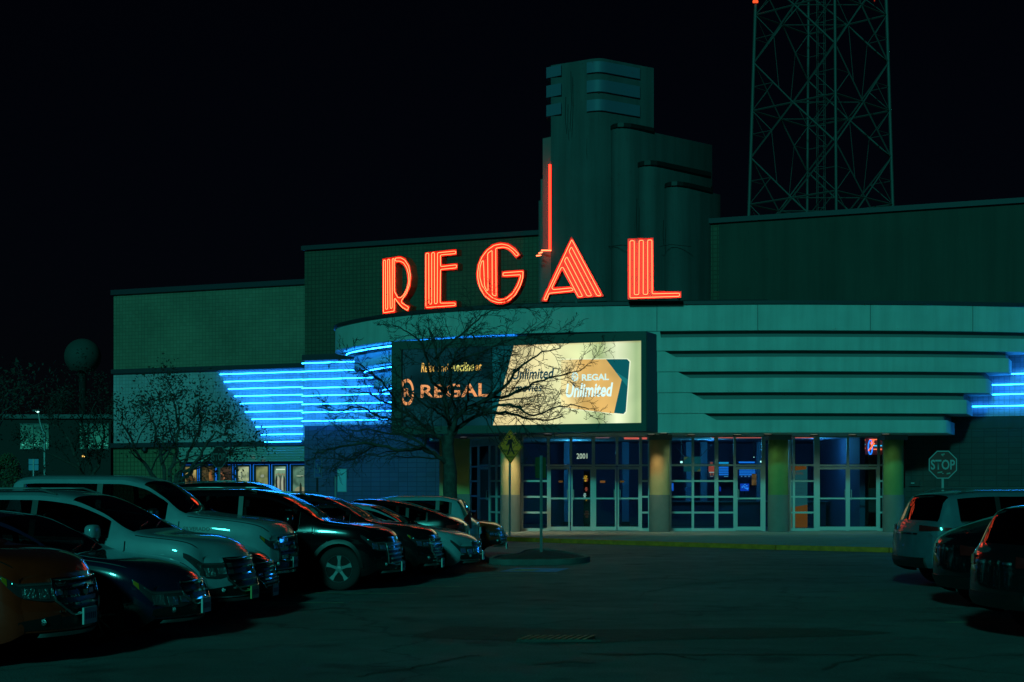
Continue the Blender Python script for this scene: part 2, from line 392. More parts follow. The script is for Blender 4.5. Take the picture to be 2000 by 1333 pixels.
q = MB(); pts = [G(800,1244),(G(880,1224)),(G(1060,1229)),(G(1250,1230)),(G(1480,1227)),(G(1600,1229)),(G(1700,1233)),(G(1745,1237)),(G(1660,1243)),(G(1330,1250)),(G(1150,1257)),(G(900,1250))]
q.add([(*p,.005) for p in pts],[tuple(range(len(pts)))]); o = q.build('asphalt_patch', tar); fixnormals(o); tag(o, kind='structure', label='darker strip of repaired asphalt around the drain')
for pts in [[(700,1322),(760,1312),(830,1301),(905,1284),(945,1279)],[(1130,1276),(1200,1281),(1290,1278),(1340,1284),(1385,1292)],[(1605,1310),(1640,1296),(1690,1285),(1725,1279)],
            [(1240,1180),(1262,1158),(1350,1141),(1480,1134)],[(1180,1278),(1400,1280),(1650,1279),(1820,1281)],[(1050,1300),(1110,1292),(1165,1296)],[(560,1195),(660,1188),(760,1196)]]:
    w = Vector((0,0)); a = [Vector(G(*p)) for p in pts]; s = MB(); n_ = 7; pa = []
    for i in range(len(a)-1):
        for j in range(n_): pa.append(a[i].lerp(a[i+1], j/n_)+Vector((random.uniform(-.05,.05),random.uniform(-.05,.05))))
    for i in range(len(pa)-1):
        ww = .02+.05*random.random(); s.add([(pa[i].x,pa[i].y-ww,.006),(pa[i+1].x,pa[i+1].y-ww,.006),(pa[i+1].x,pa[i+1].y+ww,.006),(pa[i].x,pa[i].y+ww,.006)],[(0,1,2,3)])
    o = s.build('tar_seam', tar); tag(o, kind='structure')
dr = thing('storm_drain', 'slotted iron drain grate set in the dark patch of asphalt', 'drain', (*G(1090,1250),0))
c0 = Vector(G(1090,1250)); iron = mat('worn_iron', (.20,.17,.10), .6, metal=.4, var=.2, vscale=20)
k = MB(); k.box(c0.x-.42,c0.x+.42,c0.y-.26,c0.y+.26,.006,.012); k.build('drain_shade_sheet', black_m, dr)  # flat black sheet in place of the shade down the drain
k = MB()
for a,b,c,d in [(-.44,.44,-.30,-.25),(-.44,.44,.25,.30),(-.48,-.43,-.30,.30),(.43,.48,-.30,.30)]: k.box(c0.x+a,c0.x+b,c0.y+c,c0.y+d,.004,.03)
k.build('drain_frame', tar, dr)
for i in range(10):
    x = -.37+i*.082; k = MB(); k.prism([(c0.x+x-.10,c0.y-.24),(c0.x+x-.055,c0.y-.24),(c0.x+x+.085,c0.y+.24),(c0.x+x+.04,c0.y+.24)],.014,.034); k.build('grate_bar', iron, dr)

# ---------------------------------------------------------------- the cinema building
U = Vector((.927,-.375)).normalized()
WM = Plane((-7.5,66), U); WL = Plane((-9.63,71.3), U); FG = Plane((0,57.6),(1,0))
B = thing('cinema_building', 'art deco cinema with stepped curved canopy, masonry walls and glass front', 'building', (0,62,0))
def part(name, mb, m, parent=B, fix=True, smooth=0):
    o = mb.build(name, m, parent, smooth=smooth)
    if fix: fixnormals(o)
    return o
def wx(pl,px): return pl.hit(px,900)[0]
tA = wx(WM,595); tB = wx(WM,2000)+22; tg0 = wx(WM,912); tg1 = wx(WM,1768); tT = wx(WM,1404)
tM = wx(WM,800)
part('upper_wall', WM.box(MB(), tA, tT, 7.26, 12.0, -24, 0), wall_main)
part('upper_wall', WM.box(MB(), tM, tT, 3.9, 7.25, -24, 0), wall_main)
part('middle_wall', WM.box(MB(), tA, tM-.01, 4.42, 7.25, -24, 0), wing_lo)  # lighter than the wall above, to carry the neon glow in its colour
part('middle_wall', WM.box(MB(), tA, tM-.01, 3.9, 4.41, -24, .01), wall_low)  # darker below the last tube: the end of the glow, put in colour
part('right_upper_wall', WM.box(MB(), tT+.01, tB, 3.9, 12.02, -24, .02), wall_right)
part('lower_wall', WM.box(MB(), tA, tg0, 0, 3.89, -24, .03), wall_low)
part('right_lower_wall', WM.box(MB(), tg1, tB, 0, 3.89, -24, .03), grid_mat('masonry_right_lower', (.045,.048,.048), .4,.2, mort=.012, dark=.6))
part('right_glow_strip', WM.box(MB(), wx(WM,1862), tB, 4.35, 7.35, -.1, .035), wing_lo)  # lighter strip added so the blue neon glow shows
part('coping', WM.box(MB(), tA-.1, tB, 12.03, 12.22, -24, .14), trim_dark)
part('wall_band', WM.box(MB(), tA-.05, wx(WM,690), 7.25, 7.5, -.2, .16), trim_dark)
# left wing
tL = wx(WL,222); tR = wx(WL,610)
part('wing_upper_wall', WL.box(MB(), tL, tR, 7.52, 11.2, -24, 0), wing_up)
part('wing_lower_wall', WL.box(MB(), tL, tR, 3.9, 7.32, -24, .01), wing_lo)
part('wing_coping', WL.box(MB(), tL-.08, tR, 11.18, 11.42, -24, .14), trim_dark)
part('wing_band', WL.box(MB(), tL-.05, tR, 7.32, 7.53, -24, .16), trim_dark)
part('wing_band', WL.box(MB(), tL-.05, tR, 3.7, 3.92, -24, .2), trim_dark)
tP = wx(WL,352)
part('wing_base_wall', WL.box(MB(), tL, tP, 0, 3.69, -24, .02), grid_mat('masonry_wing_base', (.15,.13,.07), .2,.2))
part('poster_wall', WL.box(MB(), tP, tR, 0, 3.69, -24, -.3), navy)
sl_m = mat('painted_siding', (.30,.29,.27), .7, var=.05, vscale=2)
for i in range(6):
    z = 2.98+i*.118; k = MB(); t1 = tR
    a = [WL.at(tP,z,-.28),WL.at(tP,z,.16),WL.at(tP,z+.112,.12),WL.at(tP,z+.112,-.28)]; b = [WL.at(t1,z,-.28),WL.at(t1,z,.16),WL.at(t1,z+.112,.12),WL.at(t1,z+.112,-.28)]
    k.hull(a,b); part('siding_board', k, sl_m)

# canopy tiers, one curved front line shared by all of them
FRONT = [(705,64.6),(672,63.9),(659,63.1),(655,62.3),(657,61.5),(668,60.7),(690,59.7),(722,58.6),(770,57.4),(860,56.0),(975,54.9),(1118,54.2),(1280,53.8),(1500,53.5),(1700,53.6),(1850,53.8),(2000,54.25),(2150,54.9),(2300,55.8),(2420,56.8)]
def dense(pts, n=6):
    out=[]; m=len(pts)
    for i in range(m-1):
        p0=Vector(pts[max(i-1,0)]);p1=Vector(pts[i]);p2=Vector(pts[i+1]);p3=Vector(pts[min(i+2,m-1)])
        for j in range(n):
            t=j/n; out.append(.5*((2*p1)+(-p0+p2)*t+(2*p0-5*p1+4*p2-p3)*t*t+(-p0+3*p1-3*p2+p3)*t**3))
    out.append(Vector(pts[-1])); return out
FR = dense([((px-CX)/F*D,D) for px,D in FRONT])
def front(shift, xR, inset=0):
    """front line; the left end moved by shift metres, cut at image column xR"""
    out = []
    for i,p in enumerate(FR):
        w = max(0,min(1,(4.2-p.x)/8.0)); w = w*w*(3-2*w)
        q = p + Vector((1,.25))*shift*w
        d = (FR[min(i+1,len(FR)-1)]-FR[max(i-1,0)]).normalized(); n = Vector((-d.y,d.x))   # inward
        q += n*inset
        if q.x/q.y*F+CX > xR and i>30: 
            X = (xR-CX)/F
            out.append(Vector((X*q.y,q.y))); break
        out.append(q)
    return out
def tier(name, shift, xR, z0, z1, m, inset=0, smooth=45):
    f = front(shift,xR,inset); e = f[-1]; s0 = f[0]
    poly = f+[e+Vector((.375,.927))*2.6, s0+Vector((.375,.927))*2.5]
    k = MB(); k.prism([tuple(p) for p in poly], z0, z1); return part(name, k, m, smooth=smooth)
TZ = [(7.24,8.15),(6.55,7.01),(5.82,6.32),(5.09,5.59),(4.36,4.84),(3.68,4.12)]
XR = [2420,2065,1970,1930,1888,1850]
for i,((z0,z1),xr) in enumerate(zip(TZ,XR)):
    tier('canopy_tier', .72*i, xr, z0, z1, stucco, inset=.035*i)
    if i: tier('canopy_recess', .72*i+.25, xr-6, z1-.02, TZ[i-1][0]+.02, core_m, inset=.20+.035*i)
tier('canopy_coping', 0, 2420, 8.15, 8.27, trim_dark, inset=-.06)
# solid stucco end beside the lightbox with slanted starts of the grooves
def fpt(px, off=0):
    f = FR; X = (px-CX)/F
    for i in range(20,len(f)-1):
        a,b = f[i],f[i+1]
        if a.x/a.y <= X <= b.x/b.y:
            k = (X-a.x/a.y)/(b.x/b.y-a.x/a.y); q = a.lerp(b,k); return Vector((q.x,q.y+off))
for i,(xa,xb) in enumerate([(1288,1290),(1296,1320),(1322,1348),(1348,1374),(1374,1400)]):
    z1 = TZ[i][0]+.004; z0 = TZ[i+1][1]-.004; ins = .035*(i+1)
    a0,a1 = fpt(1262),fpt(xa); b1 = fpt(xb); k = MB(); dn = Vector((.02,ins+.0)) 
    lo0,lo1 = a0+dn, b1+dn; up0,up1 = a0+dn, a1+dn; bk = Vector((0,.8))
    k.hull([(*lo0,z0),(*lo1,z0),(*up1,z1),(*up0,z1)],[(*(lo0+bk),z0),(*(lo1+bk),z0),(*(up1+bk),z1),(*(up0+bk),z1)])
    part('canopy_infill', k, stucco)
# vertical joint lines in the stucco
for px in (1283,1480,1700,1900):
    q = fpt(px,-.004) if px!=1283.6 else None
    if q is not None: k = MB(); k.box(q.x-.012,q.x+.012,q.y-.006,q.y+.02,7.24,8.15); part('stucco_joint', k, core_m)

# columns
for px,D in [(997,56.6),(1288,56.4),(1520,56.4),(1745,56.4)]:
    X = (px-CX)/F*D
    def ring(r,z0,z1,name,m,n=40):
        k = MB(); k.lathe([(0,z0),(r,z0),(r,z1),(0,z1)], (X,D,0), n=n); o = k.build(name, m, B, smooth=50); return o
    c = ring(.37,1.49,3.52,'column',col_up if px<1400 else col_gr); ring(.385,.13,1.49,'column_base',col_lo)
    k = MB(); k.box(X-.42,X+.42,D-.42,D+.42,3.5,3.69); part('column_capital', k, core_m)
pier = Plane((0,60.4),(1,0)); k = MB(); pier.pbox(k, 862,850,917,1035,-.9,0)
olive = mat('olive_pier', (.30,.30,.10), .85, var=.08, vscale=2); 
k = MB(); t0 = pier.hit(866,900)[0]; t1 = pier.hit(917,900)[0]; pier.box(k,t0,t1,1.5,3.68,-.9,0); part('pier', k, olive)
k = MB(); pier.box(k,t0-.02,t1+.02,.1,1.5,-.92,.02); part('pier_base', k, col_lo)
k = MB(); t0b = pier.hit(858,900)[0]; pier.box(k,t0b,t0-.02,.1,3.68,-.9,-.05); part('pier', k, col_up)

# storefront: frames as bars, panes, doors
def bay(pl, label, ms, rows, doors=(), thick={}, norows=()):
    """ms: columns of mullions (px); rows: px rows; doors: (x0,x1) leaf spans"""
    w = B; f = None
    t_ = [pl.hit(x,900)[0] for x in ms]
    y0,y1 = rows[0],rows[-1]; xm = (ms[0]+ms[-1])/2
    z = lambda py,px=xm: pl.hit(px,py)[1]
    root = bpy.data.objects.new('storefront', None); COL.objects.link(root); root.parent = B; root['label'] = label
    c = pl.at(pl.hit(xm,900)[0],0,0); root.location = Vector((c[0],c[1],0))-Vector(B.location)
    for x in ms:
        t = pl.hit(x,900)[0]; hw = thick.get(x,.045)
        inside = any(a<x<b for a,b in norows)
        k = MB(); pl.box(k, t-hw,t+hw, z(910) if inside else .13, z(y0), -.06,.05); part('mullion', k, alu, root)
    for i in range(len(ms)-1):
        a,b = ms[i],ms[i+1]; ta = pl.hit(a,900)[0]+thick.get(a,.045); tb = pl.hit(b,900)[0]-thick.get(b,.045)
        isdoor = any(d0-1<=a and b<=d1+1 for d0,d1 in norows)
        rr = [rows[0],909.5] if isdoor else rows
        for j,y in enumerate(rr if not isdoor else [rows[0],909.5]):
            k = MB(); h = .035; zz = z(y)
            if j==0: zz -= .035
            if y==rows[-1]: zz = .13+.05; h=.05
            pl.box(k, ta,tb, zz-h,zz+h, -.05,.035); part('rail', k, alu, root)
        for j in range(len(rr)-1):
            k = MB(); pl.box(k, ta,tb, z(rr[j+1])+.03, z(rr[j])-.03, -.005,.005); part('pane', k, glass, root)
    for x0,x1,hx in doors:
        t0 = pl.hit(x0,900)[0]; t1 = pl.hit(x1,900)[0]; zt = z(912.5); zb = .15; s_=.055
        d = bpy.data.objects.new('door', None); COL.objects.link(d); d.parent = B
        cc = pl.at((t0+t1)/2,0,0); d.location = Vector((cc[0],cc[1],0))-Vector(B.location)
        k = MB(); pl.box(k,t0,t0+s_,zb,zt,-.03,.03); pl.box(k,t1-s_,t1,zb,zt,-.03,.03); pl.box(k,t0+s_,t1-s_,zt-.09,zt,-.03,.03); pl.box(k,t0+s_,t1-s_,zb,zb+.14,-.03,.03)
        zm = z(974); pl.box(k,t0+s_,t1-s_,zm-.03,zm+.03,-.025,.02); part('door_frame', k, alu, d)
        k = MB(); pl.box(k,t0+s_,t1-s_,zb+.13,zt-.08,-.005,.004); part('pane', k, glass, d)
        th = t1-.09 if hx>0 else t0+.09
        k = MB(); pts=[pl.at(th,zm-.05,.03),pl.at(th,zm-.05,.10),pl.at(th,zm+.32,.10),pl.at(th,zm+.32,.03)]; k.tube(pts,.018,6); part('handle', k, galv, d)
    return root
ROWS = [851,909,940,970.8,1001.5,1034.5]
bay(FG,'glazing around the two pairs of doors under the number', [1020,1071,1115,1159,1205,1251,1268], ROWS, [(1073,1113,1),(1115.5,1156,-1),(1161.5,1204,1),(1206,1249.5,-1)], {1071:.05,1159:.06,1251:.05}, [(1071,1159),(1159,1251)])
bay(FG,'four column glazed bay with a single door', [1309,1353,1399,1434.6,1491], ROWS, [(1437.5,1488,-1)], {1399:.07,1491:.07}, [(1434.6,1491)])
bay(FG,'glazed bay with a pair of doors beside the rightmost column', [1543,1550,1595,1655.6,1716,1726], ROWS, [(1598,1654.5,1),(1657,1714,-1)], {1595:.11}, [(1595,1655.6),(1655.6,1716)])
a = FG.at(*FG.hit(1014,900)); b_ = WM.at(*WM.hit(919,900),.1)
FL = Plane((b_[0],b_[1]), (a[0]-b_[0],a[1]-b_[1]))
bay(FL,'dim recessed glazing left of the lit column', [919,935,957,970.5,983], [868,911,940,970,1000,1027], [(936.5,956,1)], {}, [(935,957)])
k = MB(); t0,_ = FL.hit(919,900); FL.box(k, t0, FL.hit(1016,900)[0], FL.hit(970,866)[1], 3.9, -.1,.04); part('glazing_header', k, stucco)
k = MB(); FG.box(k, FG.hit(1016,900)[0], FG.hit(1770,900)[0], 3.66,3.9,-.1,.04); part('glazing_header', k, stucco)
t_num = MB()
num_m = mat('white_vinyl', (.8,.8,.72), .6)
number = text_on('house_number','2001',emat('number_glow',(.40,.55,.42),1),B,FG,(1126,886,1147,896.5),.03,bold=.006)  # emission added to the digits to brighten them

# lobby shell
lob_d = mat('lobby_wall', (.06,.08,.16), .8); lob_f = mat('lobby_floor', (.05,.06,.09), .3)
k = MB(); k.box(-3.2,13.4,57.8,67.8,.10,.135); part('lobby_floor', k, lob_f)
k = MB(); k.box(-3.2,13.4,67.8,68.0,.1,3.9); part('lobby_back_wall', k, lob_d)
k = MB(); k.box(-3.2,15,58,67.8,3.70,3.88); part('lobby_ceiling', k, mat('lobby_ceiling',(.05,.07,.14),.8))
k = MB(); k.box(13.2,13.4,58.3,67.8,.1,3.7); part('lobby_side_wall', k, lob_d)

# tower
def px2(lst): return [((x-CX)/F*D, D) for x,D in lst]
def tower_part(name, lst, z1, z0=7.9, m=tower_m, sm_=50):
    k = MB(); k.prism(px2(lst), z0, z1); return part(name, k, m, smooth=sm_)
B1 = [(1076,60.0),(1110,59.62),(1135,59.33),(1150,59.15),(1160,59.05),(1168,59.0),(1176,59.02),(1184,59.1),(1192,59.22),(1277,60.4),(1255,64),(1100,64)]
tower_part('tower_shaft', B1, 18.25)
tower_part('tower_block', [(1192,59.5),(1193.5,59.2),(1198,58.95),(1206,58.8),(1218,58.75),(1232,58.85),(1245,59.05),(1391,61.8),(1370,66),(1215,66)], 15.54)
tower_part('tower_block', [(1243.5,59.4),(1245,59.1),(1250,58.85),(1258,58.7),(1270,58.62),(1283,58.72),(1296,58.95),(1389,60.9),(1370,66),(1260,66)], 14.06)
tower_part('tower_block', [(1296,59.3),(1297.5,59.0),(1303,58.7),(1311,58.55),(1322,58.5),(1334,58.6),(1347,58.82),(1407,60.3),(1400,63),(1310,63)], 13.25)
slab = mat('tower_slab_glow_stucco', (.17,.13,.13), .9, spec=.2, var=.08, vscale=.6)  # lighter and redder than the shaft, to carry the red neon glow
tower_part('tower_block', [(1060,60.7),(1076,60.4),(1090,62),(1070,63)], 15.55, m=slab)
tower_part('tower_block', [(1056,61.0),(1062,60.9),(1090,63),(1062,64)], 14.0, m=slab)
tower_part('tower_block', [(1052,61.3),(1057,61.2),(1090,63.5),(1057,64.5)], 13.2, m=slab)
def cap(name, lst, z, m=black_m, d=.10, h=.15):
    pts = px2(lst); k = MB()
    a = [(x,y-.10,z) for x,y in pts]+[(x+.05,y+.18,z) for x,y in pts[::-1]]
    b = [(x,y-.10,z+h) for x,y in pts]+[(x+.05,y+.18,z+h) for x,y in pts[::-1]]
    k.hull(a,b); return part(name, k, m)
# dark roof edges of the stepped blocks
cap('roof_edge', [(1192,59.3),(1198,58.95),(1206,58.8),(1218,58.75),(1232,58.85),(1245,59.05),(1277,59.6)], 15.54)
cap('roof_edge', [(1245,59.1),(1250,58.85),(1258,58.7),(1270,58.62),(1283,58.72),(1296,58.95),(1388,60.85)], 14.06, h=.17)
cap('roof_edge', [(1297.5,59.0),(1303,58.7),(1311,58.55),(1322,58.5),(1334,58.6),(1347,58.82),(1391,59.9)], 13.25)
for y0,y1 in ((121,142),(157,180),(195,217)):
    def bandpoly(lst, n=.09): return [(x,D-n) for x,D in lst]+[(x,D+.2) for x,D in lst[::-1]]
    D=59; z1 = CH+(HZ-y0)/F*D; z0 = CH+(HZ-y1)/F*D
    lst = [(1146,59.2),(1152,59.13),(1160,59.05),(1168,59.0),(1176,59.02),(1184,59.1),(1192,59.22),(1250,60.02)]
    k = MB(); k.prism(px2(bandpoly(lst)), z0, z1); part('tower_band', k, tower_band_m, smooth=50)
    D=60; z1 = CH+(HZ-y0-10)/F*D; z0 = CH+(HZ-y1-10)/F*D
    k = MB(); k.prism(px2([(1067,60.1),(1096,59.65),(1097,60.0),(1070,61.0)]), z0, z1); part('tower_band', k, tower_band_m)
# loose cables on the tower
for pts in [[(1115,140),(1116,200),(1113,258)],[(1147,262),(1146,300),(1149,345)],[(1244,388),(1243,430),(1244.5,462)],[(1296,430),(1295,460),(1296.5,480)],[(1188,482),(1215,479),(1230,481)],[(1288,482),(1310,478),(1350,482)],[(1105,190),(1104,230),(1107,262)]]:
    k = MB(); k.tube([P(x,y,58.35 if x>1190 else 59.2) for x,y in pts], .012, 5); part('cable', k, black_m)

# blue neon rows on masonry
def neon_rows(name, label, pl, rows, off=.07):
    z0 = thing(name, label, 'neon sign', (*pl.at(pl.hit(rows[0][0],rows[0][1])[0],0,0)[:2],5), 0)
    for x0,y0,x1,y1 in rows:
        ta,za = pl.hit(x0,y0); tb,zb = pl.hit(x1,y1); z = (za+zb)/2 if abs(za-zb)<.15 else za; zz = za if x0<600 else zb
        pts = [pl.at(ta+.02,za,0), pl.at(ta+.03,za,off)]; n = 10
        pts += [pl.at(ta+.06+(tb-ta-.06)*i/n, za, off) for i in range(n+1)]
        k = MB(); k.tube(pts, .018, 6); k.build('neon_tube', blue_neon, z0, smooth=60)
        for q in (.33,.66):
            t = ta+(tb-ta)*q; k = MB(); pl.box(k, t-.03,t+.03, za-.02,za+.02, 0.0, off); o = k.build('tube_clip', dark_metal, z0); fixnormals(o)
    return z0
lx = [433,441,449,461,472,482,495,503,512,524]; ly = [732.5,746,761,776,790,804.5,819.5,835,849.5,865.5]
rows = []
for x,y in zip(lx,ly):
    rows.append((x,y,598,0))
rows_l = []
zs = [7.085,6.73,6.38,6.05,5.70,5.34,5.0,4.645,4.30,3.92]
nl = thing('neon_sign', 'slanted stack of glowing blue neon lines on the left wing wall', 'neon sign', (*WL.at(wx(WL,500),0,.1)[:2],5.5))
for i,x in enumerate(lx):
    ta = wx(WL,x); tb = wx(WL,594); z = 1.77+(952-[727,742,756.7,771.5,786.3,803,818,833,848.5,863][i])/3000*71.35; o_ = .14 if i<9 else .30
    pts = [WL.at(ta-.01,z,.0)]+[WL.at(ta+(tb-ta)*j/6,z,o_) for j in range(7)]
    k = MB(); k.tube(pts,.018,6); k.build('neon_tube', blue_neon, nl, smooth=60)
    for q in (.1,.55):
        t = ta+(tb-ta)*q; k = MB(); WL.box(k,t-.03,t+.03,z-.022,z+.022,0.0,o_); fixnormals(k.build('tube_clip', dark_metal, nl))
nm = thing('neon_sign', 'rows of glowing blue neon between the wall corner and the canopy end', 'neon sign', (*WM.at(wx(WM,680),0,.1)[:2],5.8))
for i,y in enumerate([710.6,726.7,742.3,759,774,790.6,806.4,823.3]):
    z = 1.77+(952-y)/3000*66.6; ta = tA-.07; tb = wx(WM,690+34*min(i//2,3)+ (90 if i>5 else 8))
    pts = [WM.at(ta-.0,z,.0),WM.at(ta+.03,z,.15)]+[WM.at(ta+.05+(tb-ta)*j/6,z,.15) for j in range(7)]
    k = MB(); k.tube(pts,.018,6); k.build('neon_tube', blue_neon, nm, smooth=60)
    for q in (.08,.6):
        t = ta+(tb-ta)*q; k = MB(); WM.box(k,t-.03,t+.03,z-.022,z+.022,0.0,.15); fixnormals(k.build('tube_clip', dark_metal, nm))
nr = thing('neon_sign', 'pairs of glowing blue neon lines right of the canopy bands', 'neon sign', (*WM.at(wx(WM,1960),0,.1)[:2],5.2))
for x,z in [(1932,5.86),(1932,5.48),(1890,5.13),(1890,4.71),(2010,6.6),(1975,6.2)]:
    ta = wx(WM,x); tb = tB-12+ (x-1890)*.01
    if x in (2010,1975): ta = wx(WM,2012)
    k = MB(); k.tube([WM.at(ta,z,.03)]+[WM.at(ta+.02+(tb-ta)*j/6,z,.17) for j in range(7)],.018,6); k.build('neon_tube', blue_neon, nr, smooth=60)
    k = MB(); t = ta+.9; WM.box(k,t-.03,t+.03,z-.022,z+.022,0.03,.17); fixnormals(k.build('tube_clip', dark_metal, nr))
# neon arcs hidden in the soffits at the rounded canopy end
na = thing('neon_sign', 'curved blue neon arcs tucked under the rounded canopy end', 'neon sign', (-6,60,6.5))
for sh,z,i0,i1 in ((0,7.12,20,62),(.72,6.43,20,62),(1.44,5.70,20,62)):
    f = front(sh, 3000, .45)[i0:i1]; k = MB(); k.tube([(p.x,p.y,z) for p in f],.024,6); k.build('neon_tube', blue_neon, na, smooth=60)
# wall next to the tubes: conduit boxes
for px in (430,):
    pass
# red neon on the tower's left edge
rn = thing('neon_sign', 'tall thin red neon line on the left edge of the tower', 'neon sign', (*P(1074,500,60)[:2],12))
k = MB(); k.tube([P(1074,322,60.05),P(1074,490,60.05)],.05,6); k.build('neon_tube', emat('red_neon_strong',(15,.15,.05),1), rn, smooth=60)
for a_,b_ in (((1076,489.5),(1058,489.5)),((1059,493),(1053,495)),((1056,499),(1048,500))):
    k = MB(); k.tube([P(*a_,59.85),P(*b_,60.4)],.025,6); k.build('neon_tube', red_neon, rn, smooth=60)
# ---------------------------------------------------------------- red channel letters on the canopy roof
tray = mat('letter_red_enamel', (.88,.06,.03), .45)
LET = [
 ('R','leftmost','red neon channel letter R, first of the word on the canopy', 8.332,(730,470),(748.5,804),(58.0,56.75),
  [(155,300),(360,270),(450,255),(530,290),(600,400),(630,600),(615,760),(560,880),(500,960),(490,1000),(530,1045),(608,1075),(580,1165),(480,1105),(410,1030),(372,965),(368,1180),(160,1205)],
  [(372,370),(440,365),(510,420),(550,520),(565,640),(550,760),(500,870),(455,925),(420,920),(372,830)],
  [(180,1180),(180,325),(212,322),(215,1125),(250,1120),(248,312),(280,308),(290,1110),(322,1105),(324,300),(353,297),(358,835),(415,935),(460,935),(510,890),(560,800),(592,680),(590,560),(560,450),(510,370),(450,340),(372,338),(372,290),(460,285),(530,325),(590,420),(617,560),(605,720),(560,850),(470,985),(480,1020),(590,1090),(572,1142),(480,1085),(415,1010),(368,945),(356,960),(355,1152)]),
 ('E','second','red neon channel letter E between the R and the G', 8.332,(730,470),(831,894.5),(56.35,55.55),
  [(845,200),(1360,145),(1360,240),(1115,265),(1115,395),(1378,375),(1375,480),(1110,495),(1110,1000),(1355,985),(1360,1085),(840,1125)],None,
  [(865,1095),(865,215),(912,210),(915,1040),(960,1040),(960,205),(1005,200),(1005,1035),(1050,1030),(1055,205),(1350,175),(1350,218),(1100,240),(1105,430),(1365,400),(1362,450),(1103,475),(1097,1025),(1340,1020),(1345,1060)]),
 ('G','third','red neon channel letter G, the rounded one', 8.885,(915,460),(930,1025),(55.05,54.35),
  [(585,625),(972,600),(965,720),(930,860),(870,990),(790,1100),(700,1170),(600,1205),(500,1205),(400,1165),(300,1085),(215,960),(160,830),(140,680),(160,520),(215,380),(310,250),(420,160),(560,120),(700,140),(820,220),(908,345),(835,410),(770,330),(700,265),(620,235),(515,240),(515,1090),(580,1100),(680,1060),(780,960),(850,830),(882,725),(582,738)],None,
  [(610,707),(610,655),(960,630),(950,760),(905,890),(820,1040),(720,1130),(620,1170),(520,1172),(400,1135),(290,1050),(210,910),(175,760),(172,640),(195,500),(250,375),(340,260),(460,178),(590,155),(700,180),(800,250),(885,335),(845,370),(780,290),(700,228),(610,208),(485,230),(492,1060),(425,1038),(422,262),(345,320),(352,960),(328,960),(290,880),(272,440),(240,460),(212,570),(210,730),(245,870),(330,1000),(430,1090),(540,1132),(660,1105),(770,1020),(860,880),(905,760),(920,688)]),
 ('A','fourth','red neon channel letter A in front of the tower', 8.33,(1040,450),(1056,1180),(54.3,53.75),
  [(638,105),(1165,1080),(735,1112),(685,1015),(275,1050),(240,1165),(132,1165)],
  [(485,655),(625,915),(350,932)],
  [(190,1138),(645,158),(1122,1068),(1055,1070),(640,275),(600,345),(970,1072),(895,1076),(565,435),(525,500),(822,1082),(755,1090),(505,612),(475,612),(320,940),(340,972),(645,942),(672,978),(632,992),(275,1030),(235,1138)]),
 ('L','fifth','red neon channel letter L at the right end of the word', 8.33,(1200,450),(1226,1331),(53.45,53.2),
  [(215,140),(635,130),(640,997),(1088,1000),(1090,1105),(215,1130)],None,
  [(255,1105),(255,178),(325,175),(325,1055),(400,1052),(405,172),(472,170),(470,1050),(545,1048),(543,165),(612,165),(615,1040),(1062,1030),(1062,1080)])]
def tri_fill(name, outer, hole, pl, off, m, parent):
    """flat filled outline (optionally with a hole) on a plane"""
    w = wloc(parent); bm = bmesh.new(); es = []
    for lp in ([outer]+([hole] if hole else [])):
        vs = [bm.verts.new(Vector(pl.at(*pl.hit(*p),off))-w) for p in lp]
        es += [bm.edges.new((vs[i],vs[(i+1)%len(vs)])) for i in range(len(vs))]
    bmesh.ops.triangle_fill(bm, use_beauty=True, use_dissolve=False, edges=es)
    me = bpy.data.meshes.new(name); bm.to_mesh(me); bm.free(); me.materials.append(m)
    o = bpy.data.objects.new(name, me); COL.objects.link(o); o.parent = parent; return o
for nm_,pos,label,scl,org,(xa,xb),(Da,Db),outer,hole,path in LET:
    cv = lambda L: [(org[0]+x/scl, org[1]+y/scl) for x,y in L]
    p0 = ((xa-CX)/F*Da, Da); p1 = ((xb-CX)/F*Db, Db); pl = Plane(p0, (p1[0]-p0[0],p1[1]-p0[1]))
    t = thing('channel_letter', label, 'neon letter', ((p0[0]+p1[0])/2,(p0[1]+p1[1])/2,8.3), 0, 'red neon letters standing on the canopy')
    O_ = cv(outer); H_ = cv(hole) if hole else None
    tri_fill('letter_face', O_, H_, pl, 0, tray, t)
    k = MB()
    for lp in [O_]+([H_] if H_ else []):
        pts = [pl.hit(*p) for p in lp]; n = len(pts)
        for i in range(n):
            a,b = pts[i],pts[(i+1)%n]; k.hull([pl.at(*a,-.26),pl.at(*b,-.26),pl.at(*b,.05),pl.at(*a,.05)],[tuple(Vector(pl.at(*q,o))+Vector((.008,0,.008))) for q,o in ((a,-.26),(b,-.26),(b,.05),(a,.05))])
    k.build('letter_return', tray, t)
    tri_fill('letter_back', O_, H_, pl, -.255, dark_metal, t)
    pp = [pl.hit(*p) for p in cv(path)]; pts = round_path([(a,b,0) for a,b in pp], .05, closed=True, n=3)
    k = MB(); k.tube([pl.at(q.x,q.y,.065) for q in pts], .0115, 6, closed=True); k.build('neon_tube', red_neon, t, smooth=60)
    # supports down to the roof
    zs_ = [pl.hit(*p) for p in O_]; zmin = min(z for _,z in zs_); low = [a for a,z in zs_ if z < zmin+.12]
    k = MB()
    for a in (min(low)+.08, max(low)-.08): pl.box(k, a-.03,a+.03, 8.26, zmin+.05, -.2,-.14)
    fixnormals(k.build('bracket', dark_metal, t))
    k = MB()
    for (a,b) in (pp[3],pp[6]): pl.box(k, a-.015,a+.015, b+.55,b+.6, .0,.05) if b<zmin+.6 else None
    if k.v: fixnormals(k.build('tube_electrode', dark_metal, t))
k = MB(); f = front(0,1500,.35)[44:]; k.tube([(p.x,p.y,8.32) for p in f], .035, 5); o = k.build('sign_rail', dark_metal, B)

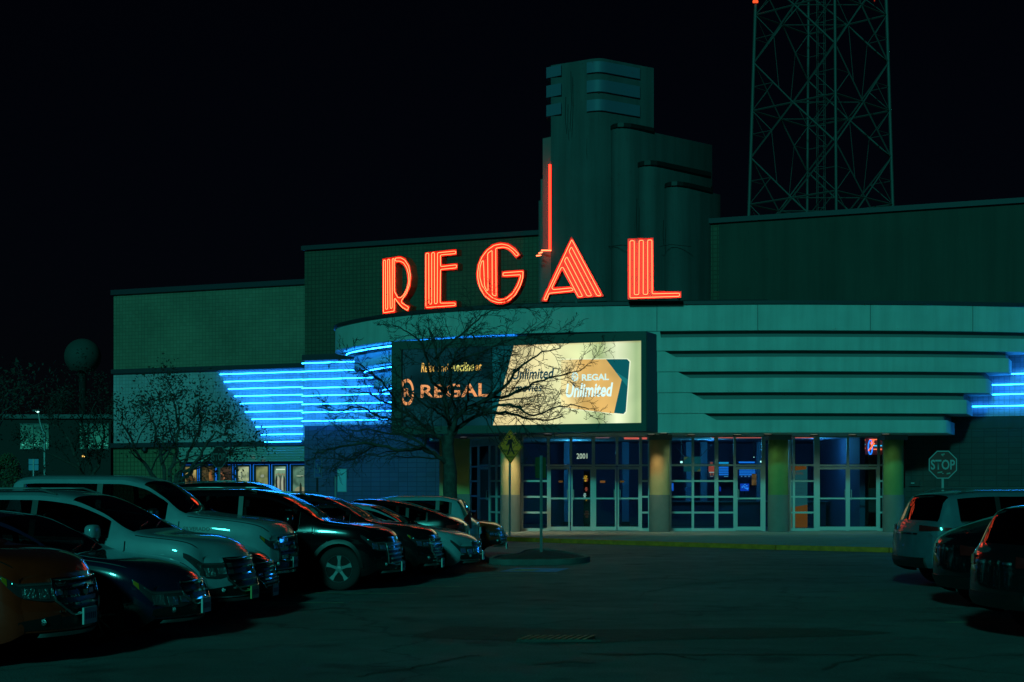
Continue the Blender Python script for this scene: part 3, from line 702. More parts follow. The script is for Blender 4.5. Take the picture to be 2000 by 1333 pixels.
# ---------------------------------------------------------------- lightbox billboard
PD = Plane((-4.37,56.5),(9.02,-3.7))
bb = thing('lightbox_billboard', 'large backlit advertising board, teal at left and cream with a membership card at right', 'billboard', (*PD.at(4.5,0)[:2],5.4))
T1 = PD.hit(1264,700)[0]; ZB,ZT = 3.70,7.12
k = MB(); PD.box(k,0,T1,ZB,ZT,-1.7,0); o = k.build('casing', mat('casing_navy',(.02,.03,.09),.6), bb); fixnormals(o)
fr = mat('casing_frame', (.03,.06,.055), .5)
tl0 = PD.hit(787,700)[0]; tl1 = PD.hit(1254.5,700)[0]; zt_ = PD.hit(1254,666)[1]; zb_ = PD.hit(1254,826.5)[1]
k = MB(); PD.box(k,0,tl0,ZB,ZT,.001,.14); PD.box(k,tl1,T1,ZB,ZT,.001,.14); PD.box(k,tl0,tl1,zt_,ZT,.001,.14); PD.box(k,tl0,tl1,ZB,zb_,.001,.14)
fixnormals(k.build('frame', fr, bb))
def face(name, pts, off, m, label=None):
    pts = [PD.hit(*p) if len(p)==2 else p[:2] for p in pts]
    k = MB(); PD.poly(k, pts, off-.006, off); o = k.build(name, m, bb); fixnormals(o); 
    if label: o['label'] = label
    return o
def light_cream():
    m = bpy.data.materials.new('lit_cream'); m.use_nodes = True; n = m.node_tree; b = n.nodes['Principled BSDF']; L = n.links.new
    g = n.nodes.new('ShaderNodeNewGeometry'); s = n.nodes.new('ShaderNodeSeparateXYZ'); L(g.outputs['Position'], s.inputs[0])
    # lamp rows behind the film: faint vertical tubes and a warmer left part
    r = n.nodes.new('ShaderNodeValToRGB'); mr = n.nodes.new('ShaderNodeMapRange'); mr.inputs[1].default_value = -.8; mr.inputs[2].default_value = 4.6; L(s.outputs[0], mr.inputs[0]); L(mr.outputs[0], r.inputs[0])
    e = r.color_ramp.elements; e[0].position = 0; e[0].color = (.80,.54,.22,1); e[1].position = 1; e[1].color = (.62,.68,.30,1)
    for p,c in ((.25,(.88,.68,.32,1)),(.45,(.85,.76,.38,1)),(.62,(.80,.82,.40,1)),(.72,(.40,.44,.17,1)),(.82,(.95,.95,.60,1)),(.94,(.42,.50,.22,1))):
        q = e.new(p); q.color = c
    t = n.nodes.new('ShaderNodeTexNoise'); t.inputs['Scale'].default_value = .9; t.inputs['Detail'].default_value = 1; L(g.outputs['Position'], t.inputs[0])
    m2 = n.nodes.new('ShaderNodeMapRange'); m2.inputs[1].default_value=.3; m2.inputs[2].default_value=.7; m2.inputs[3].default_value=.75; m2.inputs[4].default_value=1.15; L(t.outputs[0], m2.inputs[0])
    L(r.outputs[0], b.inputs['Emission Color']); L(m2.outputs[0], b.inputs['Emission Strength']); b.inputs['Base Color'].default_value=(.3,.3,.25,1)
    return m
cream = light_cream()
dk = emat('lit_teal_dark', (.0015,.020,.026), 1, var=.5, vs=.8); dk2 = emat('lit_teal', (.002,.055,.065), 1, var=.3, vs=1)
face('dark_panel', [(tl0,zb_,0),(PD.hit(960.5,700)[0],zb_,0),(PD.hit(960.5,700)[0],zt_,0),(tl0,zt_,0)], .010, dk)
tm = PD.hit(961.6,700)[0]
face('light_panel', [(tm,zb_,0),(tl1,zb_,0),(tl1,zt_,0),(tm,zt_,0)], .010, cream)
tt = PD.hit(1004,672)[0]; ts = PD.hit(963,800)[0]
face('teal_wedge', [(tm,zb_,0),(ts,zb_,0),(tt,zt_,0),(tm,zt_,0)], .020, dk2)
face('panel_seam', [(PD.hit(960,700)[0],zb_,0),(PD.hit(961.8,700)[0],zb_,0),(PD.hit(961.8,700)[0],zt_,0),(PD.hit(960,700)[0],zt_,0)], .03, black_m)
face('panel_seam', [(PD.hit(1170.5,700)[0],zb_,0),(PD.hit(1171,700)[0],zb_,0),(PD.hit(1171,700)[0],zt_,0),(PD.hit(1170.5,700)[0],zt_,0)], .02, emat('seam_dim',(.25,.25,.1),1))
tan = emat('lit_tan', (.72,.42,.13), 1, var=.2, vs=1.2)
n_ = tan.node_tree; gg = n_.nodes.new('ShaderNodeNewGeometry'); sx_ = n_.nodes.new('ShaderNodeSeparateXYZ'); n_.links.new(gg.outputs['Position'], sx_.inputs[0])
mr_ = n_.nodes.new('ShaderNodeMapRange'); mr_.inputs[1].default_value = 1.72; mr_.inputs[2].default_value = 2.5; n_.links.new(sx_.outputs[0], mr_.inputs[0])
cm_ = n_.nodes.new('ShaderNodeMix'); cm_.data_type = 'RGBA'; cm_.inputs[6].default_value = (.86,.74,.36,1); cm_.inputs[7].default_value = (.70,.40,.12,1)
n_.links.new(mr_.outputs[0], cm_.inputs[0]); n_.links.new(cm_.outputs[2], n_.nodes['Principled BSDF'].inputs['Emission Color'])
wht = emat('lit_white', (.62,.85,.80), 1)
tealc = emat('lit_card_teal', (.003,.085,.10),1); tealc2 = emat('lit_card_teal_light', (.008,.16,.17),1)
face('card_edge', [(1096,701.6),(1226,700.8),(1232,706),(1224,806),(1219,811),(1096,797.5)], .016, emat('lit_edge',(.85,.88,.62),1))
face('card', [(1096,703),(1184,702.2),(1214.5,742),(1199.5,808),(1096,796)], .024, tan)
face('card_teal', [(1184,702.2),(1225,702),(1230,707),(1222.5,804),(1218,809),(1199.5,807),(1214.5,742)], .024, tealc)
face('card_teal', [(1202,726),(1214.5,742),(1225,755),(1227,742)], .030, tealc2)
tx = emat('lit_lettering_teal', (.003,.05,.07), 1); am = emat('lit_amber', (.95,.50,.10), 1); am2 = emat('lit_copper', (.90,.33,.12), 1); ltw = emat('lit_offwhite',(.75,.80,.55),1)
text_on('lettering','Relax',am,bb,PD,(823,709.5,850,727),.02,bold=.01,shear=.2); text_on('lettering','and',am,bb,PD,(856,711,876,726),.02,bold=.0,shear=.2); text_on('lettering','Recline',emat('lit_yellow',(.85,.75,.18),1),bb,PD,(882,708,926,725),.02,bold=.016,shear=.2)
text_on('lettering','at',am,bb,PD,(929,711,941,724),.02,bold=.008,shear=.2)
text_on('lettering','REGAL',am2,bb,PD,(822,752,955,775),.02,bold=.016)
def crest(cx_,cy_,rx,ry,m,off,inner=.74):
    n = 40; bm = MB(); 
    for i in range(n):
        q = []
        for j in (i,i+1):
            a = 2*pi*j/n; w_ = 1+.03*abs(sin(2*a)); q.append((cx_+rx*cos(a)*w_, cy_+ry*sin(a)*w_)); q.append((cx_+rx*inner*cos(a), cy_+ry*inner*sin(a)))
        if i%10==9: continue
        a_,b_,c_,d_ = [PD.hit(*p) for p in (q[0],q[2],q[3],q[1])]; PD.poly(bm,[a_,b_,c_,d_],off-.006,off)
    fixnormals(bm.build('crest_ring', m, bb))
crest(795.5,766.5,13,26,am2,.02,.76); text_on('lettering','R',am2,bb,PD,(789.5,759,801.5,775),.02,bold=.025)
text_on('lettering','Unlimited',tx,bb,PD,(1001,721,1083,740),.02,bold=.022,shear=.22)
text_on('lettering','movies',tx,bb,PD,(1006,751,1059,765),.02,bold=.02,shear=.22)
text_on('lettering','one low price',emat('lit_lettering_grey',(.10,.13,.08),1),bb,PD,(1004,774,1075,790),.02,shear=.22)
text_on('lettering','REGAL',wht,bb,PD,(1137,731.5,1190,743),.034,bold=.03)
crest(1123.5,736.5,6.5,9,wht,.034,.6); text_on('lettering','R',wht,bb,PD,(1120.5,733,1126.5,740),.034,bold=.02)
text_on('lettering','Unlimited',emat('lit_white2',(.72,.95,.92),1),bb,PD,(1106,750,1198,775),.034,bold=.028,shear=.22)

# ---------------------------------------------------------------- poster cases on the left wing
PW = Plane(WL.at(0,0,-.28)[:2], U)
posters = [(363,385.5,(.50,.36,.12),'yellow and black poster of a crowd, leftmost of the poster row',1),(395.5,420,(.07,.05,.02),'dark poster with a rust coloured figure left of the stop sign post',2),
 (429,454,(.05,.03,.02),'black poster with an orange swirl right of the stop sign post',3),(466,488,(.42,.46,.26),'pale poster with white plume shapes, fourth in the row',4),
 (501,525,(.22,.24,.10),'poster with orange ground and small dark figure, fifth in the row',5),(537,560,(.20,.34,.22),'poster with a group of pale standing figures, sixth in the row',6),(573,600,(.10,.20,.14),'green poster with a lone dark rider, cut off by the wall corner',7)]
for x0,x1,base,lab,sd in posters:
    t0 = wx(PW,x0); t1 = wx(PW,x1); zt,zb = 2.74,.95; D0 = PW.at(t0,0)[1]
    t = thing('poster_case', lab, 'poster', (*PW.at((t0+t1)/2,0)[:2],1.8), 0, 'lit movie poster cases on the left wing')
    k = MB(); fw=.06
    PW.box(k,t0-fw,t0,zb-fw,zt+fw,0,.1); PW.box(k,t1,t1+fw,zb-fw,zt+fw,0,.1); PW.box(k,t0,t1,zt,zt+fw,0,.1); PW.box(k,t0,t1,zb-fw,zb,0,.1); fixnormals(k.build('frame', dark_metal, t))
    k = MB(); PW.box(k,t0,t1,zb,zt,.005,.03); fixnormals(k.build('poster', emat('poster_%d'%sd, base, .7, var=.6, vs=3), t))
    rr = random.Random(sd)
    def blob(cx,cz,rx,rz,c,n=9,off=.034):
        pts = [(cx+rx*cos(2*pi*i/n)*rr.uniform(.75,1.15), cz+rz*sin(2*pi*i/n)*rr.uniform(.8,1.15)) for i in range(n)]
        pts = [(min(max(a,t0+.01),t1-.01),min(max(b,zb),zt-.01)) for a,b in pts]
        k = MB(); PW.poly(k,pts,off-.003,off); fixnormals(k.build('poster_print', emat('pp_%s'%(c,),c,.6), t))
    w = t1-t0; mid=(t0+t1)/2
    if sd==1:
        for i in range(5): blob(t0+w*(.15+.17*i),2.1-.05*abs(2-i),.07,.30,(.10,.05,.02),off=.034+i*.003)
        for i in range(5): blob(t0+w*(.15+.17*i),2.42-.05*abs(2-i),.045,.06,(.40,.26,.12),off=.052)
        blob(mid,1.3,w*.42,.2,(.55,.45,.22))
    elif sd==2: blob(t0+w*.7,2.0,.1,.6,(.30,.10,.03)); blob(t0+w*.62,2.3,.06,.2,(.45,.18,.05),off=.04); blob(t0+w*.3,1.5,.16,.3,(.03,.06,.04))
    elif sd==3:
        for i in range(9): blob(t0+w*(.12+.08*i),2.45-.09*i+.1*sin(i),.06,.05,(.55,.20,.09),off=.034+i*.002)
        blob(mid,1.75,.2,.09,(.40,.07,.05)); blob(mid,1.45,.22,.05,(.30,.05,.03))
    elif sd==4:
        for i in range(9): blob(t0+rr.random()*w,1.3+rr.random()*1.2,.06,.16,rr.choice([(.55,.60,.36),(.10,.14,.12),(.30,.36,.22)]),off=.034+i*.002)
    elif sd==5: blob(mid,1.5,w*.46,.35,(.50,.22,.06)); blob(mid,1.75,.07,.2,(.04,.02,.01),off=.04); blob(mid,2.3,.12,.08,(.40,.42,.30))
    elif sd==6:
        for i in range(5): blob(t0+w*(.16+.17*i),1.9,.065,.42,[(.03,.03,.03),(.55,.52,.38),(.12,.12,.10),(.60,.58,.42),(.05,.05,.05)][i],off=.034+i*.003)
        for i in range(5): blob(t0+w*(.16+.17*i),2.36+.03*(i%2),.035,.05,(.35,.22,.14),off=.055)
        k = MB(); PW.box(k,t0+.08,t1-.08,2.58,2.63,.03,.036); fixnormals(k.build('poster_print', emat('pp_txt',(.6,.75,.6),1), t))
    else: blob(t0+w*.55,1.7,.08,.3,(.02,.03,.02),off=.04); blob(mid,1.6,w*.45,.25,(.35,.34,.2)); blob(mid,2.3,w*.3,.04,(.4,.5,.35))
    k = MB(); k.tube([PW.at(t0-.1,zb,.12),PW.at(t0-.1,zt+.1,.12),PW.at(t1+.1,zt+.1,.12),PW.at(t1+.1,zb,.12)],.009,5); k.build('neon_tube', emat('poster_blue',(.015,.25,1.2),1), t)

# ---------------------------------------------------------------- lobby objects, seen through the glass
def board(name, label, cat, D, x0,y0,x1,y1, m, group=None, th=.04, extra=None):
    pl = Plane((0,D),(1,0)); t = thing(name, label, cat, tuple(P((x0+x1)/2,(y0+y1)/2,D)), 0, group)
    k = MB(); pl.pbox(k,x0,y1,x1,y0,-th,0); fixnormals(k.build('panel', m, t)); 
    if extra: extra(pl,t)
    return t
def stripes(cols, dark=None):
    def f(pl,t):
        for (x0,y0,x1,y1,c,s) in cols:
            k = MB(); pl.pbox(k,x0,y1,x1,y0,.004,.012); fixnormals(k.build('screen_line', emat('lb_%s_%s'%(c,s),c,s), t))
    return f
BL=(.01,.20,.80); CY=(.01,.33,.62)
scr = emat('screen_navy',(.002,.012,.05),1)
board('menu_screen','blue menu screen with bright lines, left of the single door','screen',66,1403,901,1423.5,933,scr,'menu screens over the snack counter',
   extra=stripes([(1404,903,1423,906.5,CY,1.0)]+[(1404,912+i*3.6,1422.5,914.2+i*3.6,BL,1.0) for i in range(5)]+[(1414,930.5,1422,931.8,(.1,.4,.6),.6)]))
board('menu_screen','blue menu screen seen through the single door','screen',66,1442,901,1477,933,scr,'menu screens over the snack counter',
   extra=stripes([(1443,902,1474,905,BL,1.0)]+[(1444,916+i*3.5,1475-3*(i>2)*2,918.2+i*3.5,BL,1.0) for i in range(4)]+[(1447,929.6,1450,932,(.1,.3,.6),.5),(1454,929.6,1458,932,(.1,.3,.6),.5),(1461,929.6,1465,932,(.1,.3,.6),.5)]))
def mon(pl,t):
    for i in range(16):
        x = random.uniform(1446.5,1461); y = random.uniform(946,957); k = MB(); pl.pbox(k,x,y+random.uniform(.8,2.4),x+random.uniform(.8,3),y,.003,.010); fixnormals(k.build('screen_mark', emat('mon_l',(.03,.30,1.0),1), t))
    k = MB(); pl.pbox(k,1453,966,1455,960,-.03,0); fixnormals(k.build('stand', black_m, t))
board('monitor','blue lit monitor on the counter behind the single door','monitor',63,1446,945,1463,959.5,emat('mon_b',(.005,.05,.42),1),extra=mon)
board('monitor','sliver of a bright blue screen beside the second lit column','monitor',62,1312,944,1315.5,959,emat('mon_c',(.01,.12,.6),1))
board('monitor','faint blue ticket screen behind the wide glazed bay','monitor',62,1338,952,1350,959,emat('mon_d',(.002,.03,.09),1))
board('monitor','small blue terminal left of the single door','monitor',62,1405,951,1408,960,emat('mon_e',(.003,.04,.35),1))
def hang(pl,t):
    for a,b_ in (((1321,876),(1336,892)),((1383,876),(1368,892))):
        k = MB(); k.tube([P(*a,62),P(*b_,62)],.012,4); k.build('wire', dark_metal, t)
    k = MB(); pl.poly(k,[pl.hit(1336,900),pl.hit(1336,893),pl.hit(1344,893)],.003,.01); fixnormals(k.build('corner_print', emat('hb1',(.05,.07,.03),1), t))
    k = MB(); pl.poly(k,[pl.hit(1368,915),pl.hit(1368,921),pl.hit(1360,921)],.003,.01); fixnormals(k.build('corner_print', emat('hb2',(.06,.07,.02),1), t))
board('hanging_sign','teal board hung on wires in the wide glazed bay','sign',62,1335.5,892.5,1368.5,921.5,emat('hb0',(.003,.055,.062),1),extra=hang)
def fig(pl,t):
    for x0,y0,x1,y1,c in [(1384,908,1396,922,(.35,.05,.03)),(1387,903,1392,908,(.25,.05,.03)),(1385,922,1397,924,(.3,.35,.3)),(1387,924,1389,929,(.3,.08,.04)),(1392,924,1394,929,(.3,.08,.04)),(1387,930,1393,931.5,(.12,.16,.16))]:
        k = MB(); pl.pbox(k,x0,y1,x1,y0,.004,.012); fixnormals(k.build('print', emat('fg%s'%(c,),c,1), t))
board('poster','small dark poster with a red cup shape, left of the menu screens','poster',64,1383,901,1396,933,emat('fg0',(.006,.015,.03),1),extra=fig)
def ban(pl,t):
    for pts,c in [([(1541,911),(1575,911),(1575,917),(1541,921)],(.14,.045,.008)),([(1541,992),(1577,986),(1577,1031),(1541,1031)],(.12,.04,.006))]:
        k = MB(); pl.poly(k,[pl.hit(*p) for p in pts],.004,.012); fixnormals(k.build('print', emat('bn%s'%(c,),c,1), t))
    g_ = emat('bn_t',(.01,.05,.06),1)
    for s_,y in (('when you',944),('purchase',951.5),('a ticket',959)): text_on('lettering', s_, g_, t, pl, (1549,y,1569,y+6), .014)
    text_on('lettering','REGAL',emat('bn_r',(.10,.05,.02),1),t,pl,(1549,922,1569,927),.014)
board('banner','upright stand banner with orange ends and pale middle behind the glass','banner',59.5,1540,911,1577,1031,emat('bn0',(.010,.075,.080),1),extra=ban)
lampm = emat('lobby_lamp',(.45,.95,.8),2.2)
for x,y,lab in [(1331,903,'small bright lobby lamp beside the hanging board'),(1487,902,'small lobby lamp right of the menu screens'),(1472.5,893.5,'tiny lobby lamp above the right menu screen')]:
    t = thing('lobby_lamp', lab, 'lamp', tuple(P(x,y,63.5))); c = P(x,y,63.5); k = MB(); k.lathe([(0,-.045),(.04,-.03),(.055,0),(.04,.03),(0,.045)] if y!=893.5 else [(0,-.02),(.02,0),(0,.02)], c, n=12); k.build('bulb', lampm, t, smooth=60)
    k = MB(); k.box(c.x-.02,c.x+.02,63.49,63.51,c.z+.04,3.7); k.build('stem', dark_metal, t)
# counter
cn = thing('snack_counter','dark snack counter along the back of the lobby','counter',(9,64,0))
k = MB(); k.box(5.8,13,63.6,64.3,.135,1.15); k.build('cabinet', mat('counter_front',(.03,.05,.09),.5), cn); k = MB(); k.box(5.7,13.1,63.5,64.4,1.15,1.2); k.build('counter_top', mat('counter_top',(.12,.16,.2),.3), cn)
for px,lab in ((1347,'pale lobby pillar behind the hanging board'),(1375,'lobby pillar left of the red cup poster'),(1485,'lobby pillar right of the menu screens'),(1108,'lobby pillar behind the left pair of doors'),(1222,'lobby pillar behind the right pair of doors'),(1690,'lobby pillar under the neon swirl')):
    D=65.5; X=(px-CX)/F*D; t = thing('lobby_pillar',lab,'pillar',(X,D,0)); k = MB(); k.box(X-.14,X+.14,D,D+.3,.135,3.7); k.build('shaft', mat('pillar_blue',(.14,.28,.42),.6), t); k = MB(); k.box(X-.18,X+.18,D-.04,D+.34,.135,.3); k.build('base', dark_metal, t)
cove = emat('cove_red',(.85,.13,.09),1.0); cove2 = emat('cove_pink',(.30,.14,.16),1.0)
for x0,x1,y0,y1,lab,mm in [(1219,1268,852,857.5,'red cove light at the right of the door glazing',cove),(1164,1190,852.5,855,'dim pink cove light above the doors',cove2),(1391,1494,851,855,'long red cove light above the single door bay',cove),(1541,1591,851,855,'red cove light above the banner',cove)]:
    pl = Plane((0,58.4),(1,0)); t = thing('cove_light',lab,'light',tuple(P((x0+x1)/2,(y0+y1)/2,58.4))); k = MB(); pl.pbox(k,x0,y1+1,x1,y0+1,-.06,0); fixnormals(k.build('tube_strip', mm, t)); k = MB(); pl.pbox(k,x0,y0+1,x1,y0-1.5,-.08,.02); fixnormals(k.build('housing', dark_metal, t))
# neon decor behind the right bay
t = thing('neon_decor','orange and cyan neon stripes with a swirl, top of the right doors','neon sign',tuple(P(1695,872,61)))
pl = Plane((0,61),(1,0)); k = MB(); pl.pbox(k,1670,889,1728,856,-.06,-.02); fixnormals(k.build('backing', mat('decor_back',(.25,.10,.06),.7), t))
for x0,x1,y,c in [(1671,1690,860,'o'),(1671,1690,868.5,'c'),(1671,1690,876,'o'),(1698,1727,859,'o'),(1706,1727,871,'c'),(1706,1727,878,'o')]:
    k = MB(); k.tube([P(x0,y,60.9),P(x1,y,60.9)],.022,5); k.build('neon_tube', emat('n_or',(2.2,.32,.12),1) if c=='o' else emat('n_cy',(.05,1.0,1.6),1), t)
sw = [(1697+6*cos(a)*(.6 if cos(a)>0 else .7), 874+14*sin(a)) for a in [i*2*pi/14 for i in range(15)]]
k = MB(); k.tube([P(x+3,y,60.85) for x,y in sw],.026,5); k.build('neon_tube', emat('n_bl',(.02,.45,2.0),1), t)
k = MB(); k.tube([P(x,y,60.8) for x,y in [(1696,881),(1703,872),(1700,866),(1707,859),(1701,878),(1708,866)]],.03,5); k.build('neon_tube', emat('n_or',(2.2,.32,.12),1), t)
t = thing('neon_decor','white spiky neon shape with a red bracket inside the right door','neon sign',tuple(P(1682,940,61)))
k = MB(); k.tube([P(1673.5,943,60.9),P(1673.5,919.5,60.9),P(1688,919.5,60.9)],.022,5); k.build('neon_tube', emat('n_or',(2.2,.32,.12),1), t)
pts=[(1675,930),(1687,924),(1688,948),(1684,952),(1680,958),(1679,948),(1674,945),(1681,940),(1676,936)]
pl = Plane((0,60.95),(1,0)); k = MB(); pl.poly(k,[pl.hit(*p) for p in [(1675,931),(1687,925),(1688,946),(1683,957),(1679,950),(1675,943),(1679,938)]],-.03,0); fixnormals(k.build('glow_panel', emat('n_gp',(.10,.14,.09),1,var=.8,vs=9), t))
k = MB(); k.tube([P(x,y,60.88) for x,y in pts],.013,4); k.build('neon_tube', emat('n_wh',(.8,.9,.5),1), t)
# gold display figure between doors
t = thing('prize_display','golden round prize display glimpsed through the middle door','display',tuple(P(1143,940,60)))
for x,y,r,m in [(1143.5,935,.13,'g'),(1146,938,.07,'r'),(1145,956,.09,'r'),(1142,968,.1,'w'),(1145,976,.07,'g'),(1146,1005,.16,'d')]:
    c = P(x,y,60); k = MB(); k.lathe([(0,-r),(r*.5,-r*.75),(r*.28,-r*.3),(r*.9,0),(r*.35,r*.3),(r*.6,r*.7),(0,r)],c,n=7)
    k.build('ornament', {'g':emat('gd',(.42,.22,.02),1,var=.9,vs=14),'r':emat('rd',(.25,.05,.03),1),'w':emat('wd',(.16,.26,.22),1,var=.8,vs=14),'d':emat('dd',(.02,.012,.008),1)}[m], t, smooth=50)
k = MB(); c=P(1146,1000,60); k.box(c.x-.12,c.x+.12,60,60.2,.135,2.4); k.build('stand', black_m, t)
for x0,y0,x1,y1,lab,c in [(1091,939,1099,943,'small amber notice inside the leftmost door',(.12,.05,.01)),(1172,939,1182,943.5,'small amber notice inside the third door',(.22,.08,.02)),(1211,939,1219,943,'small amber notice inside the rightmost of the four doors',(.10,.05,.01)),(1046,895,1058,929,'dim framed poster behind the narrow glazing left of the doors',(.004,.03,.05)),(1499,0,0,0,'',None)]:
    if c: board('notice',lab,'notice',59,x0,y0,x1,y1,emat('nt%s'%(c,),c,1),th=.01)
board('poster','orange poster propped on the counter beside the menu screens','poster',62.5,1468.5,926,1477.5,948,emat('po1',(.10,.055,.02),1,var=.6,vs=6))
# soffit downlights (lit), some added as fill, and their fixtures
def downlight(px, D, z, power, label, col=(1,.90,.50), size=110, tilt=0):
    X = (px-CX)/F*D; t = thing('downlight', label, 'light', (X,D,z)); k = MB(); k.lathe([(0,-.03),(.11,-.03),(.13,0),(0,0)],(X,D,z),n=16); k.build('lamp_glass', emat('downlight_glass',(1,.95,.7),1.6), t)
    k = MB(); k.lathe([(.13,0),(.15,-.05),(.17,0)],(X,D,z),n=16); k.build('trim_ring', dark_metal, t)
    l = bpy.data.lights.new('downlight_lamp','SPOT'); l.energy = power; l.color = col; l.spot_size = R(size); l.spot_blend = .6; l.shadow_soft_size = .08
    lo = bpy.data.objects.new('downlight_lamp', l); COL.objects.link(lo); lo.location = (0,0,-.06); lo.parent = t; lo.rotation_euler = (R(tilt),0,0)
downlight(1000,55.4,3.675,230,'lit canopy downlight in front of the brightest column')
downlight(1070,55.6,3.675,60,'lit canopy downlight over the left pair of doors')
downlight(1272,55.3,3.675,100,'lit canopy downlight left of the second round column')
downlight(1296,54.2,3.675,12,'small lit downlight on the canopy edge by the lightbox corner', (.8,1,.8))
downlight(905,59.2,3.675,8,'dim canopy downlight by the olive pier', (.7,1,.3))
for px,lab in ((1350,'added weak fill light in the soffit over the wide bay'),(1440,'added weak fill light in the soffit over the single door'),(1590,'added weak fill light in the soffit over the banner'),(1665,'added weak fill light in the soffit over the right pair of doors')): downlight(px,55.9,3.675,26,lab,(.45,1,.75),150)  # added fill lights that brighten the door frames
for px,lab in ((1500,'dim green downlight by the third round column'),(1730,'dim green downlight by the rightmost round column')): downlight(px,55.3,3.675,22,lab,(.45,1,.45),150)
# lobby glow: added blue fill lights, each in an invented ceiling fitting
for X,Y,e,lab in ((2.5,62.5,75,'added dim blue fill light under the lobby ceiling behind the two pairs of doors'),(8,62,95,'added dim blue fill light under the lobby ceiling behind the wide bay'),(12.2,61,75,'added dim blue fill light under the lobby ceiling behind the right bay')):
    t = thing('lobby_fill_light', lab, 'lamp', (X,Y,3.7)); k = MB(); k.lathe([(0,-.06),(.16,-.05),(.18,0),(0,0)],(X,Y,3.7),n=14); k.build('diffuser', emat('blue_diff',(.02,.10,.28),1), t)
    l = bpy.data.lights.new('lobby_light','POINT'); l.energy = e; l.color=(.06,.50,.9); l.shadow_soft_size=.15; lo = bpy.data.objects.new('lobby_light',l); COL.objects.link(lo); lo.parent=t; lo.location=(0,0,-.3)
# ---------------------------------------------------------------- lattice tower behind the building
DT = 150.0; TX = (1603.5-CX)/F*DT
lat = thing('lattice_tower', 'tall steel lattice tower rising behind the right wing of the cinema', 'tower', (TX,DT,0))
steel = mat('tower_steel', (.078,.080,.078), .6, metal=.2)
def zrow(y): return CH+(HZ-y)/F*DT
def half(z): return 7.95-(z)*.032
def node(k,z): h = half(z); a = [(-1,0),(0,-1),(1,0),(0,1)][k%4]; return Vector((TX+a[0]*h, DT+a[1]*h, z))
for k_ in range(4):
    k = MB(); k.tube([node(k_,0),node(k_,zrow(-130))], .17 if k_%2==0 else .14, 8); k.build('tower_leg', steel, lat, smooth=60)
def br(a,b,w=.09,name='brace'): k = MB(); k.bar(a,b,w); k.build(name, steel, lat)
levels = [zrow(y) for y in (770,585,400,217,30,-130)]
for i,z in enumerate(levels):
    for k_ in range(4): br(node(k_,z),node(k_+1,z),.13,'girt')
    for k_ in range(4):
        m1 = (node(k_,z)+node(k_+1,z))/2; m2 = (node(k_+1,z)+node(k_+2,z))/2; br(m1,m2,.08,'plan_brace')
    if i==len(levels)-1: break
    z2 = levels[i+1]; zm = (z+z2)/2
    for k_ in range(4):
        lo = (node(k_,z)+node(k_+1,z))/2; hi = (node(k_,z2)+node(k_+1,z2))/2
        A,Bn = node(k_,zm),node(k_+1,zm)
        br(A,lo,.12,'diagonal'); br(Bn,lo,.12,'diagonal'); br(A,hi,.14,'diagonal'); br(Bn,hi,.14,'diagonal')
        for S,C in ((node(k_,z),A),(node(k_+1,z),Bn)):
            q = (lo+C)/2; br(S,q,.07); br(S.lerp(C,.5),q,.06)
        for S,C in ((node(k_,z2),A),(node(k_+1,z2),Bn)):
            q = (hi+C)/2; br(S,q,.07); br(S.lerp(C,.5),q,.06)
        q1 = (hi+A)/2; q2 = (hi+Bn)/2; br(Vector((q1.x,q1.y,q1.z)),lo.lerp(A,.35),.05)
for k_ in range(4):
    k = MB(); c = Vector((TX+[-.35,.35,.35,-.35][k_], DT+[-.35,-.35,.35,.35][k_],0)); k.tube([c,c+Vector((0,0,zrow(-130)))],.04,4); k.build('cable_riser', steel, lat)
for i in range(26): z = 28+i*1.0; k = MB(); k.box(TX-.35,TX+.35,DT-.37,DT-.34,z,z+.03); k.build('ladder_rung', steel, lat)
redm = emat('beacon_red',(1.6,.12,.03),1)
for dx,px in ((0,1473),(0.3,1478)):
    c = P(px,4,DT-.3); k = MB(); k.lathe([(0,-.13),(.13,-.08),(.15,.03),(.1,.16),(0,.18)],c,n=12); k.build('beacon', redm, lat, smooth=60)
c = P(1708,2,DT-.3); k = MB(); k.lathe([(0,-.06),(.07,0),(0,.06)],c,n=10); k.build('beacon', emat('beacon_dim',(.4,.03,.01),1), lat)

# ---------------------------------------------------------------- signs
red_dark = mat('stop_red', (.16,.02,.02), .5); refl = mat('reflective_white', (.30,.30,.32), .5)
signback = mat('sign_back', (.22,.24,.22), .5, metal=.4)
def flat_text(parent, pl, body, tc, zc, w, h, m, off, bold=.022):
    """lettering centred at (tc, zc) on plane pl, w by h metres"""
    cc = bpy.data.curves.new('lettering','FONT'); cc.body = body; cc.offset = bold; cc.resolution_u = 3
    ob = bpy.data.objects.new('lettering',cc); COL.objects.link(ob); bpy.context.view_layer.update()
    me = bpy.data.meshes.new_from_object(ob); bpy.data.objects.remove(ob); wl = wloc(parent)
    xs = [v.co.x for v in me.vertices]; ys = [v.co.y for v in me.vertices]; x0,x1,y0,y1 = min(xs),max(xs),min(ys),max(ys)
    for v in me.vertices:
        a = (v.co.x-x0)/(x1-x0)-.5; b = (v.co.y-y0)/(y1-y0)-.5
        v.co = Vector(pl.at(tc+a*w, zc+b*h, off))-wl
    me.materials.clear(); me.materials.append(m); o = bpy.data.objects.new('lettering', me); COL.objects.link(o); o.parent = parent; return o
def octa(r): return [(r*cos(R(22.5+45*i)), r*sin(R(22.5+45*i))) for i in range(8)]
